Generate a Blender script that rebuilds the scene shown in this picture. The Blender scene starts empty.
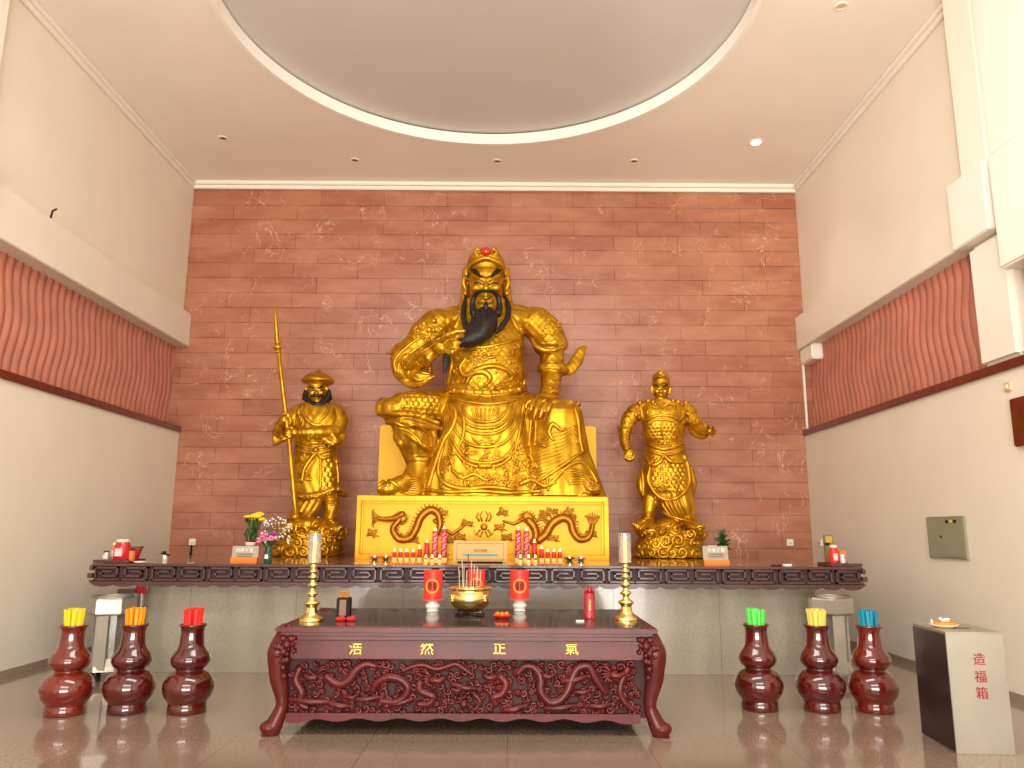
import bpy, bmesh, math, random
import numpy as np
from mathutils import Vector, Matrix, Euler
from mathutils.bvhtree import BVHTree
random.seed(7)
S = bpy.context.scene
COL = S.collection
PI = math.pi

# ------------------------------------------------------------------ camera
CAM_F, CAM_H = 774.0, 1.5
pit, yaw, rol = map(math.radians, (10.78, 0.2, 0.3))
cf = Vector((math.sin(yaw)*math.cos(pit), math.cos(yaw)*math.cos(pit), math.sin(pit)))
cr = Vector((math.cos(yaw), -math.sin(yaw), 0)); cu = cr.cross(cf)
cr, cu = math.cos(rol)*cr+math.sin(rol)*cu, -math.sin(rol)*cr+math.cos(rol)*cu
cam = bpy.data.objects.new('camera', bpy.data.cameras.new('camera'))
COL.objects.link(cam)
M = Matrix((cr, cu, -cf)).transposed().to_4x4(); M.translation = (0, 0, CAM_H)
cam.matrix_world = M
cam.data.sensor_fit = 'HORIZONTAL'; cam.data.sensor_width = 36; cam.data.lens = 36*CAM_F/1024
cam.data.clip_end = 200
S.camera = cam

def ray(x, y): return cr*((x-512)/CAM_F) - cu*((y-384)/CAM_F) + cf
def at(x, y, Y):
    d = ray(x, y); d = d*(Y/d.y); return Vector((d.x, d.y, d.z+CAM_H))
def atz(x, y, Z):
    d = ray(x, y); d = d*((Z-CAM_H)/d.z); return Vector((d.x, d.y, Z))
def pxm(y, Y):                       # metres per pixel at depth Y near image row y
    p = at(512, y, Y); return (p-Vector((0, 0, CAM_H))).dot(cf)/CAM_F

# ------------------------------------------------------------------ materials
def srgb(r, g, b):
    f = lambda c: ((c/255+0.055)/1.055)**2.4 if c/255 > 0.04045 else c/255/12.92
    return (f(r), f(g), f(b), 1)
MATS = {}
def mat(name, col, rough=.5, metal=0, noise=0, nscale=6, bump=0, bscale=30, coat=0, emit=None, estr=0, trans=0, ior=1.45, spec=.5, var=None, sss=0):
    m = bpy.data.materials.new(name); m.use_nodes = True
    nt = m.node_tree; b = nt.nodes['Principled BSDF']
    b.inputs['Base Color'].default_value = col
    b.inputs['Roughness'].default_value = rough; b.inputs['Metallic'].default_value = metal
    b.inputs['Coat Weight'].default_value = coat; b.inputs['Coat Roughness'].default_value = .06
    b.inputs['Transmission Weight'].default_value = trans; b.inputs['IOR'].default_value = ior
    b.inputs['Specular IOR Level'].default_value = spec
    tc = nt.nodes.new('ShaderNodeTexCoord')
    if emit: b.inputs['Emission Color'].default_value = emit; b.inputs['Emission Strength'].default_value = estr
    if noise:
        n = nt.nodes.new('ShaderNodeTexNoise'); n.inputs['Scale'].default_value = nscale; n.inputs['Detail'].default_value = 5
        nt.links.new(tc.outputs['Object'], n.inputs['Vector'])
        mx = nt.nodes.new('ShaderNodeMix'); mx.data_type = 'RGBA'
        c2 = var if var else tuple(c*(1-noise) for c in col[:3])+(1,)
        mx.inputs[6].default_value = col; mx.inputs[7].default_value = c2
        rp = nt.nodes.new('ShaderNodeMapRange'); rp.inputs[1].default_value = .35; rp.inputs[2].default_value = .65
        nt.links.new(n.outputs['Fac'], rp.inputs[0]); nt.links.new(rp.outputs[0], mx.inputs[0])
        nt.links.new(mx.outputs[2], b.inputs['Base Color'])
    if bump:
        n2 = nt.nodes.new('ShaderNodeTexNoise'); n2.inputs['Scale'].default_value = bscale; n2.inputs['Detail'].default_value = 4
        nt.links.new(tc.outputs['Object'], n2.inputs['Vector'])
        bp = nt.nodes.new('ShaderNodeBump'); bp.inputs['Strength'].default_value = bump; bp.inputs['Distance'].default_value = .02
        nt.links.new(n2.outputs['Fac'], bp.inputs['Height']); nt.links.new(bp.outputs[0], b.inputs['Normal'])
    MATS[name] = m
    return m

PLASTER = mat('plaster', srgb(230, 220, 204), .55, noise=.04, nscale=1.2, bump=.08, bscale=8)
CEIL = mat('ceiling_paint', srgb(240, 231, 218), .45, noise=.05, nscale=.8)
WHITE = mat('white_trim', srgb(236, 228, 216), .5)
RIM = mat('rim_white', srgb(242, 236, 228), .5)
MAHOG = mat('mahogany', srgb(112, 36, 26), .25, noise=.35, nscale=5, coat=.5)
GOLD = mat('gilding', srgb(214, 164, 34), .34, metal=.78, noise=.3, nscale=6, bump=.12, bscale=70, var=srgb(176, 122, 18))
GOLDY = mat('gold_panel', srgb(222, 166, 16), .45, metal=.25, noise=.06, nscale=2)
GOLDD = mat('gold_relief', srgb(176, 112, 20), .38, metal=.7, noise=.3, nscale=12)
BRASS = mat('brass', srgb(236, 208, 130), .24, metal=1, bump=.04, bscale=20)
BLACK = mat('black_hair', srgb(30, 24, 22), .5, bump=.3, bscale=30)
BLACKP = mat('black_paint', srgb(26, 20, 18), .4)
JEWEL = mat('red_jewel', srgb(206, 22, 26), .2, coat=.6)
VERDI = mat('dark_green_tip', srgb(34, 56, 52), .5)
GLAZE = mat('oxblood_glaze', srgb(88, 20, 13), .12, noise=.5, nscale=2.4, coat=.9, var=srgb(66, 14, 12))
GLAZE2 = mat('russet_glaze', srgb(108, 26, 12), .12, noise=.5, nscale=2.0, coat=.9, var=srgb(84, 18, 10))
ROSE = mat('rosewood', srgb(94, 26, 24), .36, noise=.4, nscale=4, spec=.35, coat=.04, bump=.05, bscale=60)
ROSED = mat('rosewood_dark', srgb(66, 22, 20), .6, noise=.4, nscale=6)
FRET = mat('fret_wood', srgb(84, 48, 43), .38, noise=.3, nscale=3, coat=.15)
FRET_SHADE = mat('fret_shade', srgb(60, 34, 32), .6)  # same fret wood, darkened in colour as shade behind the bars
STEEL = mat('stainless', srgb(180, 174, 162), .42, metal=.75, noise=.12, nscale=3, bump=.05, bscale=12)
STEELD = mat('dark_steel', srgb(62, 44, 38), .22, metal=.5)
GREYSTEEL = mat('weathered_steel', srgb(150, 148, 140), .4, metal=.7, noise=.25, nscale=9)
RED = mat('red_paint', srgb(214, 40, 32), .4)
REDW = mat('red_wax', srgb(216, 44, 36), .35)
REDL = mat('red_lantern_paper', srgb(226, 48, 40), .45, emit=srgb(226, 48, 40), estr=.15)
CREAM = mat('cream', srgb(240, 222, 170), .4)
LID = mat('cream_lid', srgb(232, 218, 180), .4)
PORC = mat('white_porcelain', srgb(236, 232, 224), .2, coat=.5)
FLAME = mat('flame', srgb(255, 224, 140), .5, emit=srgb(255, 214, 120), estr=14)
WAX = mat('glowing_wax', srgb(248, 214, 120), .4, emit=srgb(255, 205, 100), estr=.3)  # flame glow on wax and candle feet put in as emission
INK = mat('gold_ink', srgb(240, 200, 70), .4, metal=.3)
REDINK = mat('red_ink', srgb(168, 34, 38), .5)
BLUEINK = mat('blue_ink', srgb(90, 150, 165), .5)
GREYPAPER = mat('grey_card', srgb(168, 156, 136), .35, noise=.1, nscale=20)
ORANGE = mat('orange_plastic', srgb(232, 120, 24), .4)
TANCARD = mat('tan_card', srgb(206, 164, 92), .5)
CLOTHR = mat('red_cloth', srgb(190, 30, 34), .8)
GREENG = mat('green_glass', srgb(40, 96, 74), .1, trans=.5)
PINK = mat('pink_cup', srgb(236, 190, 182), .4)
PETY = mat('yellow_petal', srgb(240, 206, 30), .6)
PETP = mat('pink_petal', srgb(226, 130, 160), .6)
PETV = mat('violet_petal', srgb(170, 60, 140), .6)
PETW = mat('white_petal', srgb(238, 232, 222), .7)
LEAF = mat('leaf', srgb(52, 82, 34), .5, noise=.4, nscale=20)
STEM = mat('stem', srgb(74, 100, 48), .5)
YPOT = mat('yellow_pot', srgb(222, 176, 30), .35)
PANELG = mat('panel_grey', srgb(150, 148, 124), .45, metal=.1)
DARK = mat('dark_plastic', srgb(24, 20, 18), .6, spec=.25)
INCENSE = mat('incense', srgb(220, 200, 160), .6)
MAROON = mat('maroon_incense', srgb(120, 20, 20), .6)
BREAD = mat('orange_pastry', srgb(224, 138, 44), .6, noise=.2, nscale=40)
ORFRUIT = mat('orange_fruit', srgb(248, 110, 14), .45)
SOCK = mat('socket_white', srgb(228, 222, 206), .4)
def glass_mat():
    m = bpy.data.materials.new('clear_glass'); m.use_nodes = True
    b = m.node_tree.nodes['Principled BSDF']
    b.inputs['Base Color'].default_value = (.98, .97, .94, 1); b.inputs['Roughness'].default_value = .08
    b.inputs['Transmission Weight'].default_value = .85; b.inputs['IOR'].default_value = 1.2
    b.inputs['Alpha'].default_value = .55
    return m
GLASS = glass_mat()

def marble_tiles():
    m = bpy.data.materials.new('red_marble_tiles'); m.use_nodes = True
    nt = m.node_tree; N = nt.nodes; L = nt.links; b = N['Principled BSDF']
    tc = N.new('ShaderNodeTexCoord'); sp = N.new('ShaderNodeSeparateXYZ'); cb = N.new('ShaderNodeCombineXYZ')
    L.new(tc.outputs['Object'], sp.inputs[0]); L.new(sp.outputs[0], cb.inputs[0]); L.new(sp.outputs[2], cb.inputs[1])
    br = N.new('ShaderNodeTexBrick'); L.new(cb.outputs[0], br.inputs['Vector'])
    br.inputs['Scale'].default_value = 1; br.inputs['Brick Width'].default_value = 1.05; br.inputs['Row Height'].default_value = .252
    br.inputs['Mortar Size'].default_value = .0045; br.inputs['Mortar Smooth'].default_value = .3
    br.offset = .37; br.offset_frequency = 2; br.squash = 1
    br.inputs['Color1'].default_value = srgb(164, 104, 77); br.inputs['Color2'].default_value = srgb(152, 93, 68)
    br.inputs['Mortar'].default_value = srgb(88, 46, 34)
    n = N.new('ShaderNodeTexNoise'); n.inputs['Scale'].default_value = 1.6; n.inputs['Detail'].default_value = 9; n.inputs['Roughness'].default_value = .6
    mp = N.new('ShaderNodeMapping'); mp.inputs['Scale'].default_value = (.8, 1, 2.2); L.new(tc.outputs['Object'], mp.inputs[0]); L.new(mp.outputs[0], n.inputs['Vector'])
    mr = N.new('ShaderNodeMapRange'); mr.inputs[1].default_value = .42; mr.inputs[2].default_value = .72; L.new(n.outputs['Fac'], mr.inputs[0])
    mx = N.new('ShaderNodeMix'); mx.data_type = 'RGBA'; L.new(br.outputs['Color'], mx.inputs[6]); mx.inputs[7].default_value = srgb(186, 132, 102)
    mu = N.new('ShaderNodeMath'); mu.operation = 'MULTIPLY'; mu.inputs[1].default_value = .7; L.new(mr.outputs[0], mu.inputs[0]); L.new(mu.outputs[0], mx.inputs[0])
    # pale veins: thin bands of a warped noise, gated by a second noise
    nv = N.new('ShaderNodeTexNoise'); nv.inputs['Scale'].default_value = 1.9; nv.inputs['Detail'].default_value = 4; nv.inputs['Distortion'].default_value = 1.6
    L.new(tc.outputs['Object'], nv.inputs['Vector'])
    s1 = N.new('ShaderNodeMath'); s1.operation = 'SUBTRACT'; s1.inputs[1].default_value = .5; L.new(nv.outputs['Fac'], s1.inputs[0])
    s2 = N.new('ShaderNodeMath'); s2.operation = 'ABSOLUTE'; L.new(s1.outputs[0], s2.inputs[0])
    s3 = N.new('ShaderNodeMapRange'); s3.inputs[1].default_value = 0; s3.inputs[2].default_value = .008; s3.inputs[3].default_value = 1; s3.inputs[4].default_value = 0; L.new(s2.outputs[0], s3.inputs[0])
    ng = N.new('ShaderNodeTexNoise'); ng.inputs['Scale'].default_value = 2.6; L.new(tc.outputs['Object'], ng.inputs['Vector'])
    s4 = N.new('ShaderNodeMapRange'); s4.inputs[1].default_value = .48; s4.inputs[2].default_value = .6; L.new(ng.outputs['Fac'], s4.inputs[0])
    s5 = N.new('ShaderNodeMath'); s5.operation = 'MULTIPLY'; L.new(s3.outputs[0], s5.inputs[0]); L.new(s4.outputs[0], s5.inputs[1])
    s6 = N.new('ShaderNodeMath'); s6.operation = 'MULTIPLY'; s6.inputs[1].default_value = .6; L.new(s5.outputs[0], s6.inputs[0])
    mv = N.new('ShaderNodeMix'); mv.data_type = 'RGBA'; L.new(mx.outputs[2], mv.inputs[6]); mv.inputs[7].default_value = srgb(226, 190, 160); L.new(s6.outputs[0], mv.inputs[0])
    L.new(mv.outputs[2], b.inputs['Base Color'])
    b.inputs['Roughness'].default_value = .33
    bp = N.new('ShaderNodeBump'); bp.inputs['Strength'].default_value = .5; bp.inputs['Distance'].default_value = .01; bp.invert = True
    L.new(br.outputs['Fac'], bp.inputs['Height']); L.new(bp.outputs[0], b.inputs['Normal'])
    return m

def stone(name, c1, c2, scale, rough, tile=None, grout=None, c3=None, coat=0):
    m = bpy.data.materials.new(name); m.use_nodes = True
    nt = m.node_tree; N = nt.nodes; L = nt.links; b = N['Principled BSDF']
    tc = N.new('ShaderNodeTexCoord')
    n = N.new('ShaderNodeTexNoise'); n.inputs['Scale'].default_value = scale; n.inputs['Detail'].default_value = 3; n.inputs['Roughness'].default_value = .7
    L.new(tc.outputs['Object'], n.inputs['Vector'])
    mr = N.new('ShaderNodeMapRange'); mr.inputs[1].default_value = .35; mr.inputs[2].default_value = .65; L.new(n.outputs['Fac'], mr.inputs[0])
    mx = N.new('ShaderNodeMix'); mx.data_type = 'RGBA'; mx.inputs[6].default_value = c1; mx.inputs[7].default_value = c2; L.new(mr.outputs[0], mx.inputs[0])
    out = mx.outputs[2]
    n2 = N.new('ShaderNodeTexNoise'); n2.inputs['Scale'].default_value = 1.3; n2.inputs['Detail'].default_value = 5; L.new(tc.outputs['Object'], n2.inputs['Vector'])
    mr2 = N.new('ShaderNodeMapRange'); mr2.inputs[1].default_value = .4; mr2.inputs[2].default_value = .7; mr2.inputs[4].default_value = .6; L.new(n2.outputs['Fac'], mr2.inputs[0])
    mx2 = N.new('ShaderNodeMix'); mx2.data_type = 'RGBA'; L.new(out, mx2.inputs[6]); mx2.inputs[7].default_value = c3 or c2; L.new(mr2.outputs[0], mx2.inputs[0])
    out = mx2.outputs[2]
    if tile:
        br = N.new('ShaderNodeTexBrick'); br.offset = 0; br.inputs['Scale'].default_value = 1
        br.inputs['Brick Width'].default_value = tile[0]; br.inputs['Row Height'].default_value = tile[1]; br.inputs['Mortar Size'].default_value = .003
        if len(tile) > 2:
            sp = N.new('ShaderNodeSeparateXYZ'); cb = N.new('ShaderNodeCombineXYZ'); L.new(tc.outputs['Object'], sp.inputs[0]); L.new(sp.outputs[0], cb.inputs[0]); L.new(sp.outputs[2], cb.inputs[1]); L.new(cb.outputs[0], br.inputs['Vector'])
        else: L.new(tc.outputs['Object'], br.inputs['Vector'])
        mx3 = N.new('ShaderNodeMix'); mx3.data_type = 'RGBA'; L.new(out, mx3.inputs[6]); mx3.inputs[7].default_value = grout; L.new(br.outputs['Fac'], mx3.inputs[0])
        out = mx3.outputs[2]
    L.new(out, b.inputs['Base Color']); b.inputs['Roughness'].default_value = rough; b.inputs['Coat Weight'].default_value = coat
    return m
MARBLE = marble_tiles()
FLOORM = stone('polished_granite_floor', srgb(154, 133, 115), srgb(130, 110, 95), 55, .12, (1.0, 1.0), srgb(106, 88, 76), srgb(138, 117, 101), coat=.4)
GRANITE = stone('grey_granite', srgb(164, 154, 137), srgb(140, 131, 115), 60, .2, (1.15, 2.4, 1), srgb(112, 104, 92), srgb(150, 140, 122), coat=.3)
DARKTOP = stone('black_granite_top', srgb(78, 74, 62), srgb(58, 55, 46), 90, .1)
ALTTOP = stone('brown_granite_top', srgb(150, 112, 92), srgb(120, 84, 68), 60, .12, coat=.5)
TERRA = mat('terracotta_relief', srgb(184, 114, 92), .5, noise=.18, nscale=3)

# ------------------------------------------------------------------ mesh builder
class MB:
    def __init__(s): s.bm = bmesh.new()
    def _x(s, verts, c, rot):
        R = rot if isinstance(rot, Matrix) else (Euler(rot).to_matrix() if rot else None)
        for v in verts:
            if R: v.co = R @ v.co
            v.co += Vector(c)
        return s
    def box(s, c, d, rot=None, taper=None):
        g = bmesh.ops.create_cube(s.bm, size=1)['verts']
        for v in g:
            k = 1
            if taper and v.co.z > 0: k = taper
            v.co = Vector((v.co.x*d[0]*k, v.co.y*d[1]*k, v.co.z*d[2]))
        return s._x(g, c, rot)
    def bx(s, x0, x1, y0, y1, z0, z1):
        return s.box(((x0+x1)/2, (y0+y1)/2, (z0+z1)/2), (abs(x1-x0), abs(y1-y0), abs(z1-z0)))
    def ell(s, c, r, rot=None, u=20, v=12):
        g = bmesh.ops.create_uvsphere(s.bm, u_segments=u, v_segments=v, radius=1)['verts']
        if not hasattr(r, '__len__'): r = (r, r, r)
        for q in g: q.co = Vector((q.co.x*r[0], q.co.y*r[1], q.co.z*r[2]))
        return s._x(g, c, rot)
    def rings(s, rs, cap=True):      # rs: list of closed loops of points, same count
        prev = None; first = None
        for pts in rs:
            cur = [s.bm.verts.new(p) for p in pts]
            if prev:
                n = len(cur)
                for i in range(n): s.bm.faces.new((prev[i], prev[(i+1) % n], cur[(i+1) % n], cur[i]))
            else: first = cur
            prev = cur
        if cap:
            s.bm.faces.new(list(reversed(first))); s.bm.faces.new(prev)
        return s
    def lathe(s, prof, c=(0, 0, 0), n=40, cap=True):
        return s.rings([[Vector(c)+Vector((r*math.cos(2*PI*i/n), r*math.sin(2*PI*i/n), z)) for i in range(n)] for r, z in prof], cap)
    def tube(s, pts, rad, n=10, flat=1.0, cap=True, up=None, round_ends=True):
        pts = [Vector(p) for p in pts]; m = len(pts)
        if not hasattr(rad, '__len__'): rad = [rad]*m
        rad = list(rad); T = []
        for i in range(m):
            t = pts[min(i+1, m-1)]-pts[max(i-1, 0)]
            T.append(t.normalized() if t.length > 1e-9 else Vector((0, 0, 1)))
        if round_ends and m > 1:
            a, b = pts[0]-T[0]*rad[0]*.6, pts[-1]+T[-1]*rad[-1]*.6
            pts = [a]+pts+[b]; rad = [rad[0]*.55]+rad+[rad[-1]*.55]; T = [T[0]]+T+[T[-1]]; m += 2
        rings = []
        A = up
        u = None
        for i in range(m):
            if up is not None: a = Vector(up)
            else: a = u if u else (Vector((0, 0, 1)) if abs(T[i].z) < .9 else Vector((1, 0, 0)))
            u2 = a-T[i]*a.dot(T[i])
            if u2.length < 1e-6: u2 = T[i].orthogonal()
            u2.normalize(); u = u2; w = T[i].cross(u2)
            r = max(rad[i], 1e-4)
            rings.append([pts[i]+u2*(r*flat*math.cos(2*PI*k/n))+w*(r*math.sin(2*PI*k/n)) for k in range(n)])
        return s.rings(rings, cap)
    def prism(s, poly, y0, y1):      # poly of (x,z)
        return s.rings([[Vector((x, y0, z)) for x, z in poly], [Vector((x, y1, z)) for x, z in poly]])
    def build(s, name, m, parent=None, smooth=False, bevel=0, loc=None, subsurf=0):
        bm = s.bm
        bmesh.ops.recalc_face_normals(bm, faces=bm.faces)
        if bevel:
            bmesh.ops.bevel(bm, geom=[e for e in bm.edges if e.is_manifold and e.calc_face_angle(0) > .5], offset=bevel, segments=2, affect='EDGES', clamp_overlap=True)
        off = Vector((0, 0, 0))
        if loc is not None:
            off = Vector(loc)
            for v in bm.verts: v.co -= off
        me = bpy.data.meshes.new(name); bm.to_mesh(me); bm.free()
        me.materials.append(m)
        if smooth:
            for p in me.polygons: p.use_smooth = True
            if smooth != 'all':
                try: me.set_sharp_from_angle(angle=math.radians(40))
                except Exception: pass
        return link(name, me, parent, off)

def link(name, me, parent=None, loc=(0, 0, 0)):
    o = bpy.data.objects.new(name, me); COL.objects.link(o)
    o.location = loc
    if parent is not None:
        o.parent = parent
        if not parent.get('_rel'): o.location = Vector(loc)-world_loc(parent)
    return o
def world_loc(o):
    v = Vector((0, 0, 0))
    while o is not None: v += o.location; o = o.parent
    return v
def tag(o, label=None, cat=None, group=None, kind=None):
    if label: o['label'] = label
    if cat: o['category'] = cat
    if group: o['group'] = group
    if kind: o['kind'] = kind
    return o
def thing(name, label, cat, loc, group=None):
    o = bpy.data.objects.new(name, None); COL.objects.link(o); o.location = loc; o.empty_display_size = .1
    return tag(o, label, cat, group)
def struct(o): o['kind'] = 'structure'; return o
def copy_tree(o, parent=None):
    c = o.copy(); COL.objects.link(c)
    if parent is not None: c.parent = parent
    for ch in list(o.children): copy_tree(ch, c)
    return c
def cr_spline(pts, n=8):
    pts = [Vector(p) for p in pts]; out = []
    P_ = [pts[0]*2-pts[1]]+pts+[pts[-1]*2-pts[-2]]
    for i in range(1, len(P_)-2):
        a, b, c, d = P_[i-1:i+3]
        for k in range(n):
            t = k/n
            out.append(.5*((2*b)+(c-a)*t+(2*a-5*b+4*c-d)*t*t+(3*b-a-3*c+d)*t**3))
    out.append(pts[-1]); return out
def lerp_list(vals, n):
    out = []
    for i in range(n):
        t = i/(n-1)*(len(vals)-1); k = min(int(t), len(vals)-2); f = t-k
        out.append(vals[k]*(1-f)+vals[k+1]*f)
    return out

def remesh(mb, voxel, smooth=2):
    bm = mb.bm
    bmesh.ops.recalc_face_normals(bm, faces=bm.faces)
    me = bpy.data.meshes.new('tmp'); bm.to_mesh(me)
    o = bpy.data.objects.new('tmp', me); COL.objects.link(o)
    md = o.modifiers.new('r', 'REMESH'); md.mode = 'VOXEL'; md.voxel_size = voxel; md.use_smooth_shade = True
    if smooth:
        sm = o.modifiers.new('s', 'SMOOTH'); sm.factor = .5; sm.iterations = smooth
    dg = bpy.context.evaluated_depsgraph_get(); dg.update()
    new = bpy.data.meshes.new_from_object(o.evaluated_get(dg))
    bpy.data.objects.remove(o); bpy.data.meshes.remove(me)
    return new
def mesh_np(me):
    n = len(me.vertices); a = np.empty(n*3, 'f'); me.vertices.foreach_get('co', a)
    b = np.empty(n*3, 'f'); me.vertex_normals.foreach_get('vector', b)
    return a.reshape(-1, 3), b.reshape(-1, 3)
def displace(me, fn):
    co, no = mesh_np(me); d = fn(co, no)
    co = co+no*d[:, None]
    me.vertices.foreach_set('co', co.astype('f').ravel()); me.update()
def bvh_of(me):
    me.calc_loop_triangles()
    return BVHTree.FromPolygons([v.co.copy() for v in me.vertices], [tuple(p.vertices) for p in me.polygons])

exec_order = []

# ================================================================== THE ROOM
YB = 12.1                                   # face of the marble wall
XL, XR = -5.18, 4.66                        # lower side walls
ULX, URX = -5.28, 4.76                      # upper side walls
ZC = 7.2
Y0 = -4.0                                   # open entrance side behind the camera
b = MB(); b.bx(-5.9, 5.4, Y0, YB+.3, -.2, 0); struct(b.build('floor', FLOORM))
b = MB(); b.bx(-5.9, 5.4, YB, YB+.3, 0, ZC+.3); struct(b.build('wall_back', MARBLE))

# ceiling with a round recess
CX, CY, CRD, CDEP = -.29, 7.73, 2.97, .17
def ceiling():
    bm = bmesh.new(); n = 96
    x0, x1, y0, y1 = -5.9, 5.4, 4.6, YB+.3
    inn = [bm.verts.new((CX+CRD*math.cos(2*PI*i/n), CY+CRD*math.sin(2*PI*i/n), ZC)) for i in range(n)]
    mid = [bm.verts.new((CX+3.05*math.cos(2*PI*i/n), CY+3.05*math.sin(2*PI*i/n), ZC)) for i in range(n)]
    out = []
    for i in range(n):
        a = 2*PI*i/n; dx, dy = math.cos(a), math.sin(a)
        t = min(((x1-CX)/dx if dx > 1e-6 else 1e9), ((x0-CX)/dx if dx < -1e-6 else 1e9), ((y1-CY)/dy if dy > 1e-6 else 1e9), ((y0-CY)/dy if dy < -1e-6 else 1e9))
        out.append(bm.verts.new((CX+dx*t, CY+dy*t, ZC)))
    for i in range(n):
        j = (i+1) % n
        bm.faces.new((inn[i], inn[j], mid[j], mid[i]))
        bm.faces.new((mid[i], mid[j], out[j], out[i]))
    bmesh.ops.recalc_face_normals(bm, faces=bm.faces)
    me = bpy.data.meshes.new('ceiling'); bm.to_mesh(me); bm.free(); me.materials.append(CEIL)
    return link('ceiling', me)
struct(ceiling())
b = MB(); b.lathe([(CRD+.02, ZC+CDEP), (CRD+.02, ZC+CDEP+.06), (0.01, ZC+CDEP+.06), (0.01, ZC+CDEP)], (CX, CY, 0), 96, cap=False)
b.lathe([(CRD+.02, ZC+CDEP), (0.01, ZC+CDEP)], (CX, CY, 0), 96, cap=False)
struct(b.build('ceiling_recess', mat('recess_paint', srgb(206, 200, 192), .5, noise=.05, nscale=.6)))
b = MB(); b.lathe([(CRD, ZC-.012), (CRD, ZC+CDEP-.02), (CRD+.06, ZC+CDEP-.02), (CRD+.06, ZC-.012), (CRD, ZC-.012)], (CX, CY, 0), 128, cap=False)
struct(b.build('trim_recess', RIM, smooth=True))
b = MB(); b.bx(-5.9, 5.4, 4.6, YB+.3, ZC+.3, ZC+.4); struct(b.build('ceiling_slab', CEIL))

# side walls: upper plane, beam, wave relief band, rail, lower plane
def wave_panel(name, X, sgn, y0, y1, z0, z1, side):
    ny = int((y1-y0)/.0125); nz = 44
    bm = bmesh.new(); G = []
    for i in range(ny+1):
        row = []
        for k in range(nz+1):
            y = y0+(y1-y0)*i/ny; z = z0+(z1-z0)*k/nz
            ph = (y+.042*math.sin(2*PI*(z-z0)/1.0+.6)+.01*math.sin(5*z))/.142
            f = ph-math.floor(ph)
            d = .055*(math.sin(PI*f)**.55)
            row.append(bm.verts.new((X+sgn*d, y, z)))
        G.append(row)
    for i in range(ny):
        for k in range(nz): bm.faces.new((G[i][k], G[i+1][k], G[i+1][k+1], G[i][k+1]))
    bmesh.ops.recalc_face_normals(bm, faces=bm.faces)
    me = bpy.data.meshes.new(name); bm.to_mesh(me); bm.free(); me.materials.append(TERRA)
    for p in me.polygons: p.use_smooth = True
    return struct(link(name, me))
for side, s, XU, XLo in (('left', -1, ULX, XL), ('right', 1, URX, XR)):
    inn = -s                                # direction into the room
    def X(d): return XU+inn*d               # d metres into the room from the upper wall plane
    b = MB(); b.bx(XU, XU+s*.5, Y0, YB+.3, 4.5, ZC+.4); struct(b.build('wall_upper_'+side, PLASTER))
    b = MB(); b.bx(XLo, XLo+s*.6, Y0, YB+.3, 0, 3.02); struct(b.build('wall_'+side, PLASTER))
    b = MB(); b.bx(XU+s*.26, XU+s*.5, Y0, YB+.3, 2.9, 4.45); struct(b.build('wall_recess_'+side, PLASTER))
    wave_panel('wall_wave_relief_'+side, XU+s*(.13 if side == 'left' else .1), inn, 3.2 if side == 'left' else 7.45, YB, 3.08, 4.55, side)
    b = MB(); b.bx(XLo+inn*.035, XLo+s*.4, Y0, YB-.002, 3.0, 3.09); struct(b.build('trim_rail_'+side, MAHOG, bevel=.006))
    # beam
    b = MB(); b.bx(X(.14), XU+s*.3, 7.3, YB-.002, 4.38, 4.92)
    struct(b.build('trim_beam_'+side, PLASTER, bevel=.01))
    b = MB(); b.bx(X(.2), XU+s*.3, 6.95, 7.2 if side == 'left' else 7.56, 4.36, 5.06); struct(b.build('trim_corbel_'+side, WHITE, bevel=.012))
    if side == 'right':
        b = MB(); b.bx(X(.1), XU+s*.3, 11.6, YB-.002, 4.14, 4.38); struct(b.build('trim_bracket_right', WHITE, bevel=.02))
    # pilaster above the corbel, column below
    b = MB(); b.bx(X(.13), XU+s*.3, 6.95, 7.12 if side == 'left' else 7.42, 5.04, ZC); struct(b.build('trim_pilaster_'+side, WHITE, bevel=.03))
    b = MB(); b.bx(X(.17), XU+s*.3, 3.2, 6.86, 5.05 if side == 'right' else 5.3, ZC); struct(b.build('trim_upper_block_'+side, WHITE, bevel=.012))
    b = MB()
    if side == 'right':
        b.bx(X(.12), XU+s*.3, 6.85, 7.46, 3.09, 4.34); struct(b.build('trim_column_right', WHITE, bevel=.05))
        b = MB(); b.bx(X(.24), XU+s*.3, 3.0, 6.8, 3.9, 5.02); struct(b.build('trim_block_right', WHITE, bevel=.02))
        b = MB(); b.lathe([(.55, 3.09), (.55, 3.9)], (XU+.25, 6.2, 0), 40); struct(b.build('trim_round_column_right', WHITE, smooth=True))
        b = MB(); b.bx(XU+.1, XU+.3, Y0, 7.0, 3.0, 4.6); struct(b.build('wall_front_right', PLASTER))
    # cornice, stepped, along the side
    b = MB()
    b.bx(X(.07), XU, Y0, YB-.12, ZC-.06, ZC); b.bx(X(.035), XU, Y0, YB-.12, ZC-.13, ZC-.055)
    struct(b.build('trim_cornice_'+side, WHITE, bevel=.01))
    b = MB(); b.bx(XLo+inn*.012, XLo, Y0, YB, 0, .07)
    struct(b.build('baseboard_'+side, mat('skirting_'+side, srgb(150, 132, 112), .3)))
b = MB(); b.bx(ULX, URX, YB-.1, YB, ZC-.06, ZC); b.bx(ULX, URX, YB-.05, YB, ZC-.12, ZC-.055); struct(b.build('trim_cornice_back', WHITE, bevel=.01))
b = MB(); b.bx(XR+.02, XR+.05, YB-.03, YB-.001, 3.09, 4.14); struct(b.build('trim_back_edge_right', WHITE))
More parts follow.
